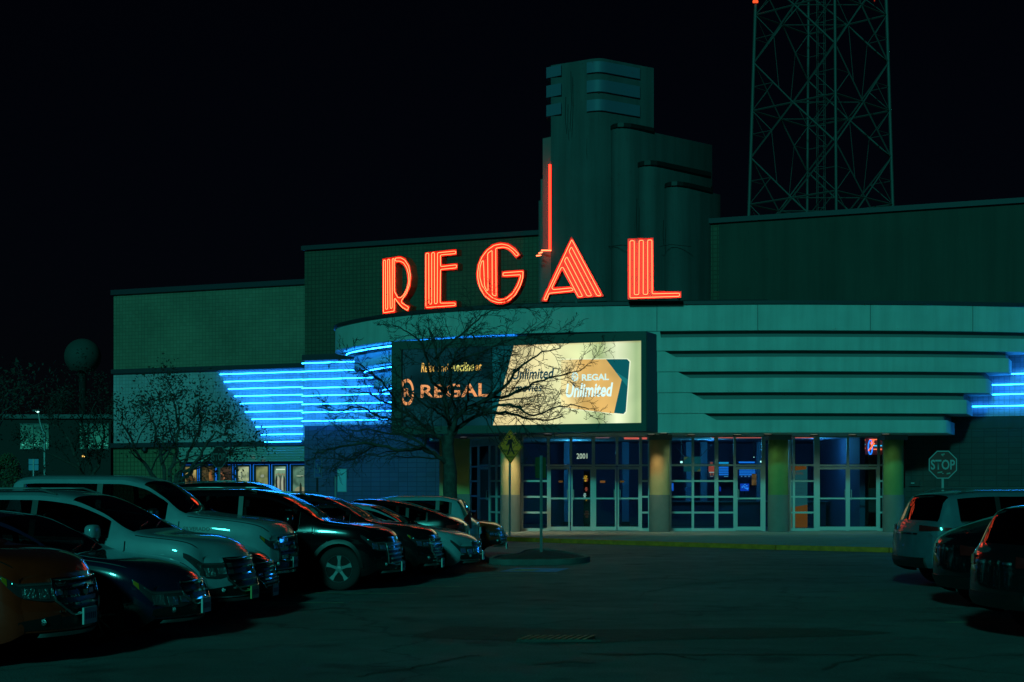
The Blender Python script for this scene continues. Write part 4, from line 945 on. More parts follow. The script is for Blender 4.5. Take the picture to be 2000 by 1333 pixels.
def stop_sign(px, py, D, w, u, label, zbase, m_red, m_wh, post=(.18,.2,.2), stickers=False):
    c = P(px,py,D); t = thing('stop_sign', label, 'stop sign', (c.x,c.y,zbase)); pl = Plane((c.x,c.y),u); r = w/2/cos(R(22.5))
    k = MB(); pl.poly(k,[(a,c.z+b) for a,b in octa(r)],-.006,0); fixnormals(k.build('sign_face', m_red, t))
    o = [(a,c.z+b) for a,b in octa(r)]; i_ = [(a*.93,c.z+b*.93) for a,b in octa(r)]; k = MB()
    for j in range(8): pl.poly(k,[o[j],o[(j+1)%8],i_[(j+1)%8],i_[j]],.001,.004)
    fixnormals(k.build('border', m_wh, t))
    flat_text(t, pl, 'STOP', 0, c.z, w*.86, w*.36, m_wh, .006)
    if stickers:
        for a,b,ww in ((-.08,-.22,.13),(.15,-.25,.10),(0,.27,.09)):
            k = MB(); pl.poly(k,[(a-ww/2,c.z+b-.02),(a+ww/2,c.z+b),(a+ww/2,c.z+b+.04),(a-ww/2,c.z+b+.02)],.004,.007); fixnormals(k.build('sticker', signback, t))
    k = MB(); pl.box(k,-.03,.03,zbase,c.z+w*.45,-.05,-.008); fixnormals(k.build('post', galv, t))
    for dz in (-.2,.2):
        k = MB(); pl.box(k,-.012,.012,c.z+dz*w*1.6-.012,c.z+dz*w*1.6+.012,.0,.009); fixnormals(k.build('bolt', galv, t))
    return t
stop_sign(1841.5,908,41.9,.76,(1,-.05),'stop sign with pale octagon border, stickers and white letters on the right sidewalk',.13,red_dark,refl,stickers=True)
stop_sign(427.5,893,54,.76,(.80,-.60),'dim stop sign seen against the movie posters',0,mat('stop_shade',(.03,.012,.014),.7),mat('stop_letters_shade',(.10,.12,.12),.8))  # shaded copies of the sign red and white, silhouette darkness in the colour
# pedestrian crossing sign
c = P(997,873,51.8); pu = (.70,.71); pl = Plane((c.x,c.y),pu); t = thing('crosswalk_sign','yellow diamond pedestrian crossing sign in front of the lit column','road sign',(c.x,c.y,.13))
yl = mat('sign_yellow',(.98,.30,.012),.55,var=.08,vscale=3); r=.585
k = MB(); pl.poly(k,[(0,c.z-r),(r*1,c.z),(0,c.z+r),(-r*1,c.z)],-.006,0); fixnormals(k.build('sign_face',yl,t))
k = MB(); a=r*.95; b_=r*.91
for i in range(4):
    q = [(0,-1),(1,0),(0,1),(-1,0)]; m1=q[i]; m2=q[(i+1)%4]; pl.poly(k,[(m1[0]*a,c.z+m1[1]*a),(m2[0]*a,c.z+m2[1]*a),(m2[0]*b_,c.z+m2[1]*b_),(m1[0]*b_,c.z+m1[1]*b_)],.001,.004)
fixnormals(k.build('border',black_m,t))
def wp(pts,name='walking_figure'):
    k = MB(); pl.poly(k,[(x,c.z+z) for x,z in pts],.002,.006); fixnormals(k.build(name,black_m,t))
wp([(-.055+.05*cos(i*pi/5),.33+.05*sin(i*pi/5)) for i in range(10)])
wp([(-.09,.24),(.03,.26),(.07,.20),(.07,.02),(-.05,.02),(-.07,.12)])
wp([(-.09,.24),(-.17,.10),(-.22,.07),(-.20,.04),(-.12,.07),(-.04,.17)]); wp([(.03,.26),(.13,.20),(.18,.10),(.14,.09),(.10,.16),(.04,.20)])
wp([(-.05,.03),(.03,.03),(-.03,-.12),(-.12,-.28),(-.18,-.27),(-.09,-.11)]); wp([(.0,.03),(.07,.03),(.10,-.10),(.21,-.24),(.16,-.27),(.04,-.11)])
for z,w_ in ((-.13,.42),(-.16,.38),(-.34,.22),(-.37,.19)):
    k = MB(); pl.box(k,-w_,w_*.9,c.z+z,c.z+z+.012,.002,.005); fixnormals(k.build('crosswalk_line',black_m,t))
k = MB(); pl.box(k,-.03,.03,.13,c.z-.1,-.055,-.008); fixnormals(k.build('post',galv,t))
# blank sign on the island, seen from behind
c = P(1056,914,37.8); pl = Plane((c.x,c.y),(.80,.6)); t = thing('sign_post','grey sign post on the planting island with its plate seen from behind','road sign',(c.x,c.y,.13))
k = MB(); pts = round_path([(-.17,c.z-.26,0),(.17,c.z-.26,0),(.17,c.z+.26,0),(-.17,c.z+.26,0)],.05); pl.poly(k,[(p.x,p.y) for p in pts],-.004,.0); fixnormals(k.build('plate',mat('plate_green_grey',(.07,.10,.04),.5,metal=.3),t))
k = MB(); pl.box(k,-.028,.028,.1,c.z+.30,.002,.04); fixnormals(k.build('post',galv,t))
# accessible parking sign
c = P(621,914.5,47); pl = Plane((c.x,c.y),(.62,.785)); t = thing('parking_sign','narrow blue accessible parking sign on a post beside the masonry wall','road sign',(c.x,c.y,0))
bl = mat('sign_blue',(.05,.20,.55),.5); k = MB(); pl.box(k,-.16,.16,c.z-.30,c.z+.30,-.005,0); fixnormals(k.build('plate',bl,t))
k = MB(); w_ = [(-.01+.09*cos(a),c.z-.06+.10*sin(a)) for a in [R(200+20*i) for i in range(12)]]; k.tube([pl.at(a,b,.006) for a,b in w_],.012,4)
k.tube([pl.at(-.03,c.z+.12,.006),pl.at(-.02,c.z-.02,.006),pl.at(.06,c.z-.03,.006),pl.at(.10,c.z-.14,.006)],.014,4); k.build('wheelchair_symbol',refl,t)
k = MB()
for a,b_,cc,d in ((-.155,.155,-.295,-.28),(-.155,.155,.28,.295),(-.155,-.14,-.295,.295),(.14,.155,-.295,.295)): pl.box(k,a,b_,c.z+cc,c.z+d,.001,.004)
fixnormals(k.build('border',refl,t)); k = MB(); pl.box(k,-.025,.025,0,c.z-.28,-.05,-.007); fixnormals(k.build('post',dark_metal,t))
# two-plate blue sign far left, seen from behind
c = P(65.5,908,60); pl = Plane((c.x,c.y),(1,0)); t = thing('parking_sign','small pale blue two-plate sign far left above the white pickup','road sign',(c.x,c.y,0))
pb = mat('sign_pale_blue',(.10,.26,.42),.5)
k = MB(); pl.box(k,-.19,.19,c.z+.01,c.z+.22,-.004,0); fixnormals(k.build('plate',pb,t)); k = MB(); pl.box(k,-.19,.19,c.z-.22,c.z-.01,-.004,0); fixnormals(k.build('plate',pb,t)); k = MB(); pl.box(k,-.02,.02,0,c.z+.22,.002,.03); fixnormals(k.build('post',galv,t))
# wall notice, thin post, small wall box
t = thing('wall_notice','blank pale notice board on the dark masonry wall','notice board',WM.at(wx(WM,669),2,.05)); ta,za = WM.hit(661,917.5); tb,zb = WM.hit(677,960); 
k = MB(); WM.box(k,ta,tb,zb,za,.035,.06); fixnormals(k.build('panel',mat('notice_teal',(.25,.42,.44),.6),t)); k = MB(); WM.box(k,ta-.03,tb+.03,zb-.03,za+.03,.03,.045); fixnormals(k.build('frame',galv,t))
c = P(655.5,929,58); t = thing('thin_post','thin bare post in front of the pale notice board','post',(c.x,c.y,0)); k = MB(); k.tube([(c.x,c.y,0),(c.x,c.y,c.z)],.035,8); k.build('shaft',galv,t); k = MB(); k.lathe([(0,.03),(.045,.0),(.045,-.03),(0,-.03)],(c.x,c.y,c.z),n=8); k.build('cap',dark_metal,t)
ta,za = WM.hit(1777,938); tb,zb = WM.hit(1797,950); t = thing('wall_box','small dark box on the wall right of the rightmost column','wall box',WM.at((ta+tb)/2,2,.05)); k = MB(); WM.box(k,ta,tb,zb,za,.03,.12); fixnormals(k.build('housing',black_m,t)); k = MB(); WM.box(k,ta+.06,ta+.18,(za+zb)/2-.02,(za+zb)/2+.02,.12,.126); fixnormals(k.build('label',refl,t))
c = WL.at(*WL.hit(285,878),.12); t = thing('wall_lamp','small unlit dark lamp on the wing wall behind the leafy tree','lamp',c); k = MB(); k.lathe([(0,-.12),(.14,-.1),(.16,0),(.1,.12),(0,.14)],c,n=12); k.build('body',black_m,t,smooth=50); k = MB(); k.box(c[0]-.04,c[0]+.04,c[1],c[1]+.2,c[2]-.04,c[2]+.04); k.build('bracket',dark_metal,t)
for px,py,lab in ((498,892.5,'left small bright light spot fixed on the siding'),(518,899.5,'right small bright light spot under the siding')):
    c = WL.at(*WL.hit(px,py),.22); t = thing('spot_light',lab,'lamp',c); k = MB(); k.lathe([(0,-.025),(.09,-.01),(.09,.01),(0,.025)],c,n=10); k.build('lens',emat('spot_lens',(.30,.65,.55),1),t); k = MB(); k.lathe([(.09,.012),(.11,-.02),(.12,.02)],c,n=10); k.build('rim',dark_metal,t)

# ---------------------------------------------------------------- far left: low building, radome, lamp, shrub
DB = 112.0; pb_ = Plane((0,DB),(1,0)); t = thing('office_building','low dark building far left with two dimly lit windows','building',(P(120,0,DB).x,DB,0))
dkw = mat('office_wall',(.015,.017,.017),.9)
k = MB(); X0,X1 = P(-140,0,DB).x,P(216,0,DB).x; z1 = P(0,818,DB).z; k.box(X0,X1,DB+.02,DB+14,0,z1); k.build('wall',dkw,t)
k = MB(); k.box(X0-.2,X1+.2,DB-.2,DB+14.2,z1,z1+.3); k.build('roof_edge',dark_metal,t)
def winmat(n_):
    m = bpy.data.materials.new(n_); m.use_nodes=True; n=m.node_tree; b=n.nodes['Principled BSDF']; L=n.links.new; g=n.nodes.new('ShaderNodeNewGeometry')
    nz=n.nodes.new('ShaderNodeTexNoise'); nz.inputs['Scale'].default_value=2.2; nz.inputs['Detail'].default_value=6; L(g.outputs['Position'],nz.inputs[0])
    s=n.nodes.new('ShaderNodeSeparateXYZ'); L(g.outputs['Position'],s.inputs[0]); r=n.nodes.new('ShaderNodeMapRange'); r.inputs[1].default_value=4.4; r.inputs[2].default_value=6.6; r.inputs[3].default_value=1; r.inputs[4].default_value=.10; L(s.outputs[2],r.inputs[0])
    p=n.nodes.new('ShaderNodeMapRange'); p.inputs[1].default_value=.42; p.inputs[2].default_value=.68; p.inputs[3].default_value=.25; p.inputs[4].default_value=1.2; L(nz.outputs[0],p.inputs[0]); q=n.nodes.new('ShaderNodeMath'); q.operation='MULTIPLY'; L(r.outputs[0],q.inputs[0]); L(p.outputs[0],q.inputs[1])
    L(q.outputs[0],b.inputs['Emission Strength']); b.inputs['Emission Color'].default_value=(.012,.19,.12,1); b.inputs['Base Color'].default_value=(.02,.03,.03,1); return m
wm_ = winmat('dim_window_interior')
for x0,x1 in ((40,95),(156,212)):
    w = bpy.data.objects.new('window',None); COL.objects.link(w); w.parent=t; q = P((x0+x1)/2,852,DB); w.location = q-Vector(t.location)
    xm=(x0+x1)/2-2
    for a,b_ in ((x0,xm),(xm+1,x1)):
        k = MB(); pb_.pbox(k,a,877,b_,829,.0,.03); fixnormals(k.build('pane',wm_,w))
    k = MB(); pb_.pbox(k,xm-.2,877,xm+1.2,829,.03,.08); pb_.pbox(k,x0-1,878.5,x1+1,877,.0,.08); pb_.pbox(k,x0-1,829,x1+1,827.5,.0,.08); fixnormals(k.build('frame',dark_metal,w))
    for i in range(9):
        x = random.uniform(x0+2,x1-4); y = random.uniform(864,873); k = MB(); pb_.pbox(k,x,y+random.uniform(.8,2.5),x+random.uniform(1,4),y,.032,.04); fixnormals(k.build('window_light',emat('winlight',(.06,.50,.36),1),w))
# radome / globe tank
DR = 300.0; c = P(161.5,697,DR); t = thing('globe_tank','pale round water tank with a cut-off base against the night sky','water tower',(c.x,DR,0)); r = 3.5
prof = [(0,r)]+[(r*sin(a),r*cos(a)) for a in [i*pi/24 for i in range(1,20)]]+[(0,r*cos(19*pi/24))]
k = MB(); k.lathe(prof[::-1],(c.x,DR,c.z),n=40); k.build('globe',mat('tank_paint',(.030,.042,.040),.8,var=.15,vscale=.4),t,smooth=40)
k = MB(); k.lathe([(.9,0),(.7,4),(.7,c.z-r*.8)],(c.x,DR,0),n=20); k.build('stem',mat('tank_stem',(.004,.005,.006),.9),t,smooth=50)
# street lamp
D_=95; t = thing('street_lamp','lit street lamp far left above the low building','street lamp',(*P(88,880,D_)[:2],0)); k = MB(); k.tube([Vector((P(88,0,D_).x,D_,0)),P(87,848,D_),P(82,838,D_),P(78,824,D_),P(75,806,D_)],[.10,.08,.07,.06,.05],8); k.build('pole',galv,t,smooth=60)
c = P(73.5,804,D_); k = MB(); k.box(c.x-.28,c.x+.22,c.y-.15,c.y+.15,c.z,c.z+.1); k.build('lamp_head',dark_metal,t); k = MB(); k.lathe([(0,-.08),(.09,-.05),(.12,0),(0,0)],(c.x,c.y-.05,c.z),n=10); k.build('lens',emat('street_lens',(1.2,2.6,2.2),1),t)
c = P(163,891,90); t = thing('path_light','tiny warm light low between the dark trees on the left','lamp',(c.x,c.y,0)); k = MB(); k.lathe([(0,-.1),(.08,-.05),(.08,.05),(0,.1)],c,n=8); k.build('lens',emat('warm_dot',(2.2,1.3,.3),1),t); k = MB(); k.tube([(c.x,c.y,0),(c.x,c.y,c.z-.1)],.04,6); k.build('post',dark_metal,t)

# ---------------------------------------------------------------- trees
bark = mat('bark', (.050,.047,.042), .95, var=.35, vscale=9, bump=1, bscale=26)
bark2 = mat('twig_bark', (.028,.026,.024), .95)
class Tree:
    def __init__(s, seed): s.r = random.Random(seed); s.tips = []
    def path(s, p, d, L, wig, up, n, flat=0):
        pts=[p.copy()]; d=d.normalized()
        for i in range(n):
            d = (d+Vector((s.r.gauss(0,wig),s.r.gauss(0,wig),s.r.gauss(0,wig*(1-flat))))+Vector((0,0,up))).normalized(); p = p+d*(L/n); pts.append(p.copy())
        return pts
    def grow(s, mb, pts, r0, r1, lvl, maxl, spec, n=None):
        N=len(pts); rs=[r0+(r1-r0)*(i/(N-1)) for i in range(N)]; mb[0 if r0>.035 else 1].tube(pts, rs, 7 if r0>.05 else (5 if r0>.018 else 3), caps=False)
        if lvl>=maxl: s.tips.append(pts[-1]); s.tips.append(pts[N//2]); return
        L = sum((pts[i+1]-pts[i]).length for i in range(N-1)); cnt = spec['n'][lvl]
        for j in range(cnt):
            f = spec['start'] + (1-spec['start'])*(j+s.r.random())/cnt; x=f*(N-1); i=min(int(x),N-2); p=pts[i].lerp(pts[i+1],x-i); d=(pts[i+1]-pts[i]).normalized()
            a = s.r.gauss(0,1),s.r.gauss(0,1),s.r.gauss(0,1)*spec.get('vz',.6); side = Vector(a); side -= d*side.dot(d); side.normalize()
            an = R(s.r.uniform(*spec['ang'])); nd = d*cos(an)+side*sin(an); cl = L*s.r.uniform(*spec['len'])*(1.1-.5*f); cr = max(spec['rmin'], (r0+(r1-r0)*f)*spec['rr'])
            s.grow(mb, s.path(p,nd,cl,spec['wig'],spec['up'],max(3,int(7-lvl)) ), cr, max(spec['rmin']*.8,cr*.35), lvl+1, maxl, spec)
# big bare tree with its limbs where the photograph shows them
TD = 42.0
bt = thing('bare_tree','large leafless spreading tree in front of the lightbox','tree',(P(880,0,TD).x,TD,0))
tr = Tree(11); mb=[MB(),MB()]
def TP(x,y,d=0): 
    return P(x,y,TD+d)
trunk = [Vector((P(886,0,TD).x,TD,0)),TP(884,1020),TP(880,980),TP(879,950),TP(880,925),TP(876,895),TP(874,868),TP(877,850)]
k = MB(); k.tube(trunk,[.27,.22,.19,.185,.18,.17,.17,.16],12); k.build('trunk',bark,bt,smooth=60)
limbs = [
 ([(877,860),(880,838),(874,810),(872,790),(866,760),(860,730),(854,700),(846,670),(838,640)],.12,.03,[0,0,.1,.1,.2,.3,.4,.5,.6]),
 ([(880,845),(892,820),(905,803),(930,790),(960,775),(985,755),(1005,730),(1030,705),(1060,690),(1095,680)],.11,.02,[0,-.1,-.2,-.4,-.5,-.6,-.8,-1,-1.2,-1.4]),
 ([(884,850),(900,830),(925,815),(960,806),(1000,808),(1035,820),(1070,822),(1100,812)],.10,.02,[0,.2,.5,.8,1,1.2,1.4,1.6]),
 ([(874,868),(850,848),(825,830),(800,812),(775,795),(750,785),(720,770),(700,765)],.09,.02,[0,.3,.6,.9,1.2,1.4,1.6,1.8]),
 ([(878,905),(862,898),(838,882),(815,878),(780,880),(740,868),(700,866),(665,872),(630,882),(610,885)],.10,.02,[0,-.2,-.4,-.7,-1,-1.2,-1.5,-1.7,-1.9,-2.0]),
 ([(872,800),(885,770),(880,740),(884,710),(896,680),(915,655),(940,640)],.08,.02,[.1,.4,.8,1.1,1.4,1.7,2]),
 ([(866,765),(845,745),(835,715),(832,690),(818,665),(790,645),(765,635)],.07,.015,[.1,-.3,-.6,-.9,-1.2,-1.5,-1.8]),
 ([(960,778),(990,772),(1020,762),(1050,745),(1085,735),(1120,728),(1155,715)],.07,.015,[-.5,-.3,0,.3,.5,.8,1]),
 ([(930,790),(950,800),(985,790),(1015,800),(1045,812),(1080,800),(1120,790),(1150,800)],.07,.015,[-.4,-.8,-1.1,-1.4,-1.7,-2,-2.2,-2.4]),
 ([(884,712),(905,700),(935,690),(975,672),(1010,660),(1050,655),(1095,650)],.06,.012,[1.1,.7,.3,0,-.3,-.6,-.9]),
 ([(850,700),(870,680),(895,662),(915,640),(940,620),(970,606),(1000,598)],.06,.012,[.4,0,-.3,-.6,-.9,-1.2,-1.5]),
 ([(838,882),(815,862),(785,850),(755,848),(720,838),(690,842),(655,830)],.07,.014,[-.4,.1,.4,.8,1.2,1.5,1.8]),
 ([(800,812),(775,818),(745,815),(715,800),(685,798),(655,805),(625,795)],.06,.012,[.9,.5,.1,-.3,-.6,-1,-1.4]),
 ([(775,795),(765,770),(745,745),(725,730),(700,712),(672,705)],.05,.012,[1.2,.8,.4,0,-.4,-.8]),
 ([(880,835),(870,815),(850,800),(828,790),(800,765),(780,740),(770,715)],.06,.012,[0,-.5,-1,-1.4,-1.8,-2.1,-2.4]),
 ([(905,803),(915,780),(912,760),(925,735),(950,715),(985,700)],.06,.012,[-.2,-.7,-1.2,-1.6,-2,-2.3]),
 ([(740,868),(715,880),(690,895),(660,905),(640,925)],.04,.01,[-1.2,-.8,-.4,0,.4]),
]
spec = dict(n=[15,7,4,0], start=.08, ang=(22,62), len=(.28,.50), rr=.40, rmin=.0055, wig=.20, up=.012, vz=.55)
for pts,r0,r1,dep in limbs:
    w = [TP(x,y,d*1.0) for (x,y),d in zip(pts,dep)]
    # smooth resample with a little wobble
    q=[]; 
    for i in range(len(w)-1):
        for j in range(3):
            t_=j/3; p0=w[max(i-1,0)];p1=w[i];p2=w[i+1];p3=w[min(i+2,len(w)-1)]
            q.append(.5*((2*p1)+(-p0+p2)*t_+(2*p0-5*p1+4*p2-p3)*t_*t_+(-p0+3*p1-3*p2+p3)*t_**3)+Vector((tr.r.gauss(0,.02),tr.r.gauss(0,.02),tr.r.gauss(0,.02))))
    q.append(w[-1]); lm=[MB(),mb[1]]; tr.grow(lm,q,r0*.68,r1*.7,0,3,spec); lm[0].build('limb',bark,bt,smooth=60)
o = mb[1].build('twigs',bark2,bt); o['kind']='stuff'
# leafy small trees on the left
leafm = mat('leaf_olive',(.016,.019,.010),.8,var=.4,vscale=2)
def leafy(label, base, D, stems, seed, box, nleaf, mleaf, mbark, r0=.09, lsz=.11):
    tt = Tree(seed); b0 = Vector((P(base,0,D).x,D,0)); t = thing('leafy_tree',label,'tree',tuple(b0)); tw = MB()
    sp = dict(n=[6,5,3], start=.25, ang=(25,65), len=(.30,.55), rr=.5, rmin=.009, wig=.2, up=.03, vz=.8)
    for pts,dep in stems:
        w=[b0]+[P(x,y,D+d) for (x,y),d in zip(pts,dep)]; q=[]
        for i in range(len(w)-1):
            for j in range(3): q.append(w[i].lerp(w[i+1],j/3)+Vector((tt.r.gauss(0,.04),tt.r.gauss(0,.04),tt.r.gauss(0,.03))))
        q.append(w[-1]); lm=[MB(),tw]; tt.grow(lm,q,r0,.02,0,2,sp); lm[0].build('stem',mbark,t,smooth=60)
    o=tw.build('twigs',bark2,t); o['kind']='stuff'
    k=MB(); r=tt.r
    for i in range(nleaf):
        c=r.choice(tt.tips)+Vector((r.gauss(0,.22),r.gauss(0,.22),r.gauss(0,.16))); a=Vector((r.gauss(0,1),r.gauss(0,1),r.gauss(0,1))).normalized(); b=a.cross(Vector((r.gauss(0,1),r.gauss(0,1),r.gauss(0,1)))).normalized(); s_=lsz*r.uniform(.5,1.1)
        k.add([c-a*s_,c+b*s_*.45,c+a*s_,c-b*s_*.45],[(0,1,2,3)])
    o=k.build('leaves',mleaf,t); o['kind']='stuff'; return t
leafy('thin leafed tree before the left wing, its crown over the stop sign',330,56,
 [([(305,935),(282,905),(262,880),(245,840),(238,800)],[0,-.3,-.5,-.7,-.9]),([(335,920),(345,880),(350,840),(345,800),(335,780)],[0,.3,.5,.8,1]),
  ([(360,935),(385,905),(400,870),(425,845),(460,850)],[0,-.4,-.7,-1,-1.2]),([(320,915),(310,870),(300,830),(290,800)],[0,.6,1,1.4]),([(350,925),(372,885),(385,845),(395,815)],[0,.5,.9,1.2]),([(345,930),(372,915),(410,900),(445,885),(470,870)],[0,.2,.4,.6,.8])],
 5,None,4200,leafm,bark,lsz=.075)
leafy('bushy dark tree left of the cinema, branches over the lit windows',175,80,
 [([(160,930),(150,890),(130,850),(105,830),(80,815)],[0,.5,1,1.3,1.6]),([(175,915),(168,870),(160,830),(155,795),(160,765)],[0,-.5,-.9,-1.2,-1.5]),([(185,925),(200,880),(205,840),(195,800)],[0,.5,1,1.4]),([(165,930),(140,905),(105,890),(75,880)],[0,-.4,-.8,-1.2])],
 9,None,4200,mat('leaf_dark',(.014,.02,.018),.9,var=.4,vscale=2),bark,r0=.13,lsz=.09)
leafy('sparse dark tree at the far left edge of the lot',-30,70,
 [([(-35,900),(-30,840),(-5,790),(20,765),(40,755)],[0,.3,.6,.9,1.2]),([(-50,900),(-60,830),(-40,780),(-10,770)],[0,.3,.6,.9]),([(-25,880),(-5,830),(10,800),(35,785)],[0,-.3,-.6,-.9])],
 13,None,900,mat('leaf_dark2',(.02,.03,.022),.9,var=.4,vscale=2),bark,r0=.11,lsz=.12)
# clipped shrub at the left edge
c = P(10,0,64); t = thing('clipped_shrub','rounded clipped shrub behind the pickup at the left edge','shrub',(c.x,64,0)); k=MB(); rr=random.Random(3); sil=[(-45,960),(-44,900),(-20,885),(15,883),(32,886),(38,905),(36,930),(26,948),(14,960)]
for i in range(5200):
    u=rr.random()*2*pi; v=math.acos(rr.uniform(-.2,1)); rad=rr.uniform(.88,1.0); p=Vector((c.x-.25+.95*rad*sin(v)*cos(u),64+.8*rad*sin(v)*sin(u),.9+2.3*rad*cos(v)*1.0))
    p.x += (p.z-1.5)*.22
    a=Vector((rr.gauss(0,1),rr.gauss(0,1),rr.gauss(0,1))).normalized(); b=a.cross(Vector((rr.gauss(0,1),rr.gauss(0,1),rr.gauss(0,1)))).normalized(); s_=.06; k.add([p-a*s_,p+b*s_*.5,p+a*s_,p-b*s_*.5],[(0,1,2,3)])
o=k.build('leaves',mat('shrub_leaf',(.04,.07,.03),.85,var=.3,vscale=2),t); o['kind']='stuff'; k=MB(); k.tube([(c.x-.2,64,0),(c.x-.1,64,1.6)],.06,6); k.build('stem',bark,t)
# ---------------------------------------------------------------- cars
rubber = mat('tyre_rubber', (.012,.012,.013), .85, bump=.2, bscale=60)
chrome = mat('chrome', (.62,.66,.68), .08, metal=1)
satin = mat('satin_silver', (.34,.36,.37), .3, metal=.8)
trimb = mat('black_trim', (.008,.008,.009), .45)
lampg = mat('lamp_housing', (.03,.035,.04), .12, spec=.8, coat=1)
lens = mat('lamp_reflector', (.50,.56,.58), .12, metal=.9)
lensr = mat('lamp_facets', (.30,.34,.36), .28, metal=.9, bump=1, bscale=45)
amberl = mat('amber_lens', (.45,.16,.01), .25, coat=1)
redl = mat('red_lens', (.25,.01,.01), .2, coat=1)
seatm = mat('seat_cloth', (.16,.17,.17), .85)
inter = mat('cabin_dark', (.006,.006,.007), .9)
platem = mat('plate_pale', (.42,.48,.48), .5); platey = mat('plate_yellow_green', (.30,.36,.10), .5)
cglass = glass_mat('car_glass', (.22,.26,.27))
dglass = glass_mat('car_glass_dark', (.06,.07,.075))
CABP = [(1,0),(.984,.07),(.938,.3),(.888,.55),(.835,.80),(.80,.89),(.73,.945),(.6,.975),(.4,.992),(.2,1),(0,1)]
HOODP = [(1,0),(.99,.2),(.975,.42),(.955,.6),(.93,.74),(.89,.84),(.8,.92),(.62,.965),(.4,.99),(.2,1),(0,1)]
SIDE = pchip([(0,.93),(.12,.965),(.4,.995),(.62,1.0),(.74,.992),(.80,1.0),(.9,.99),(1,.968)])
NS = 12
def lerp(a,b,t): return a+(b-a)*t
def sstep(x,a,b): t=max(0,min(1,(x-a)/(b-a))); return t*t*(3-2*t)
class Car:
    def __init__(c, L, W, top, belt, wf, wr, Rt, zb, ws, rg, side, bow=.28, rbow=.16, slf=.35, hs=1.0, dglassed=False):
        c.L=L;c.W=W;c.top=pchip([(s,z*hs) for s,z in top]);c.belt=pchip([(s,z*hs) for s,z in belt]);c.wf=wf;c.wr=wr;c.Rt=Rt;c.zb=zb;c.ws=ws;c.rg=rg;c.side=side;c.bow=bow;c.rbow=rbow;c.slf=slf
        c.plan=pchip([(0,.80),(.12,.87),(.35,.94),(.8,.985),(1.4,1),(L-1.4,1),(L-.5,.975),(L-.12,.92),(L,.86)]); c.Ra=Rt+.055
        c.zn = c.top(0); c.dg=dglassed
    def hw(c,s): return c.W/2*c.plan(s)
    def zbot(c,s):
        z=c.zb+ .10*max(0,1-s/.5)**2 + .12*max(0,1-(c.L-s)/.6)**2
        for w in (c.wf,c.wr):
            d=abs(s-w)
            if d<c.Ra: z=max(z,c.Rt+sqrt(max(0,c.Ra**2-d*d)))
        return z
    def beltz(c,s): return min(c.belt(s), c.top(s)-.03)
    def X(c,s,u,z):
        f=max(0,1-s/.95)**2; r=max(0,1-(c.L-s)/.9)**2; u=min(1,abs(u))
        dz=max(0,z-.55*c.zn)/max(.1,c.zn*.45); lo=max(0,.42-z)/.2
        return c.L/2-s - f*(c.bow*u**2.3 + c.slf*.22*dz**1.6 + .10*lo**2) + r*(c.rbow*u**2.3 + .05*max(0,z-.6)+.09*max(0,.45-z)/.2)
    def upper(c,s,j):
        b=c.beltz(s); h=c.top(s)-b; k=sstep(h,.14,.42); a=HOODP[j]; d=CABP[j]; w=c.hw(s)*.968
        return w*lerp(a[0],d[0],k), b+h*lerp(a[1],d[1],k)
    def ring(c,s):
        zb=c.zbot(s); b=c.beltz(s); w=c.hw(s); out=[]
        for i in range(NS+1):
            v=i/NS; z=zb+(b-zb)*v; 
            vv=(z-c.zb)/(b-c.zb) if b>c.zb else v
            y=w*SIDE(vv if i else vv); out.append((y,z))
        for j in range(1,11): out.append(c.upper(s,j))
        return out
    def sidept(c,s,z,off=0):
        b=c.beltz(s); w=c.hw(s)*SIDE((z-c.zb)/(b-c.zb)) if z<=b else c.hw(s)*.968
        return Vector((c.X(s,1,z), -(w+off), z))
    def frontpt(c,y,z,off=0):
        b=c.beltz(0); w=c.hw(0)*SIDE(min(1,max(0,(z-c.zb)/(b-c.zb)))); return Vector((c.X(0,y/w,z)+off, y, z))
    def rearpt(c,y,z,off=0):
        b=c.beltz(c.L); w=c.hw(c.L)*SIDE(min(1,max(0,(z-c.zb)/(b-c.zb)))); return Vector((c.X(c.L,y/w,z)-off, y, z))
    def corner(c,a,z,off=0):
        """runs over the near front corner: a<0 on the nose (from the corner), a>0 back along the flank"""
        z=min(z, (c.beltz(0) if a<0 else c.beltz(a))-.012)
        b=c.beltz(0); w0=c.hw(0)*SIDE(min(1,max(0,(z-c.zb)/(b-c.zb))))
        if a<0: p=c.frontpt(-(w0+a),z); n=Vector((1,-.55*(1+a/.5 if a>-.5 else 0),0)).normalized()
        else: p=c.sidept(a,z); n=Vector((max(0,.8-a*1.5),-1,0)).normalized()
        return p+n*off
    def rcorner(c,a,z,off=0):
        b=c.beltz(c.L); w0=c.hw(c.L)*SIDE(min(1,max(0,(z-c.zb)/(b-c.zb))))
        if a<0: p=c.rearpt(-(w0+a),z); n=Vector((-1,-.4,0)).normalized()
        else: p=c.sidept(c.L-a,z); n=Vector((-max(0,.6-a*1.5),-1,0)).normalized()
        return p+n*off
WHEELS = {}
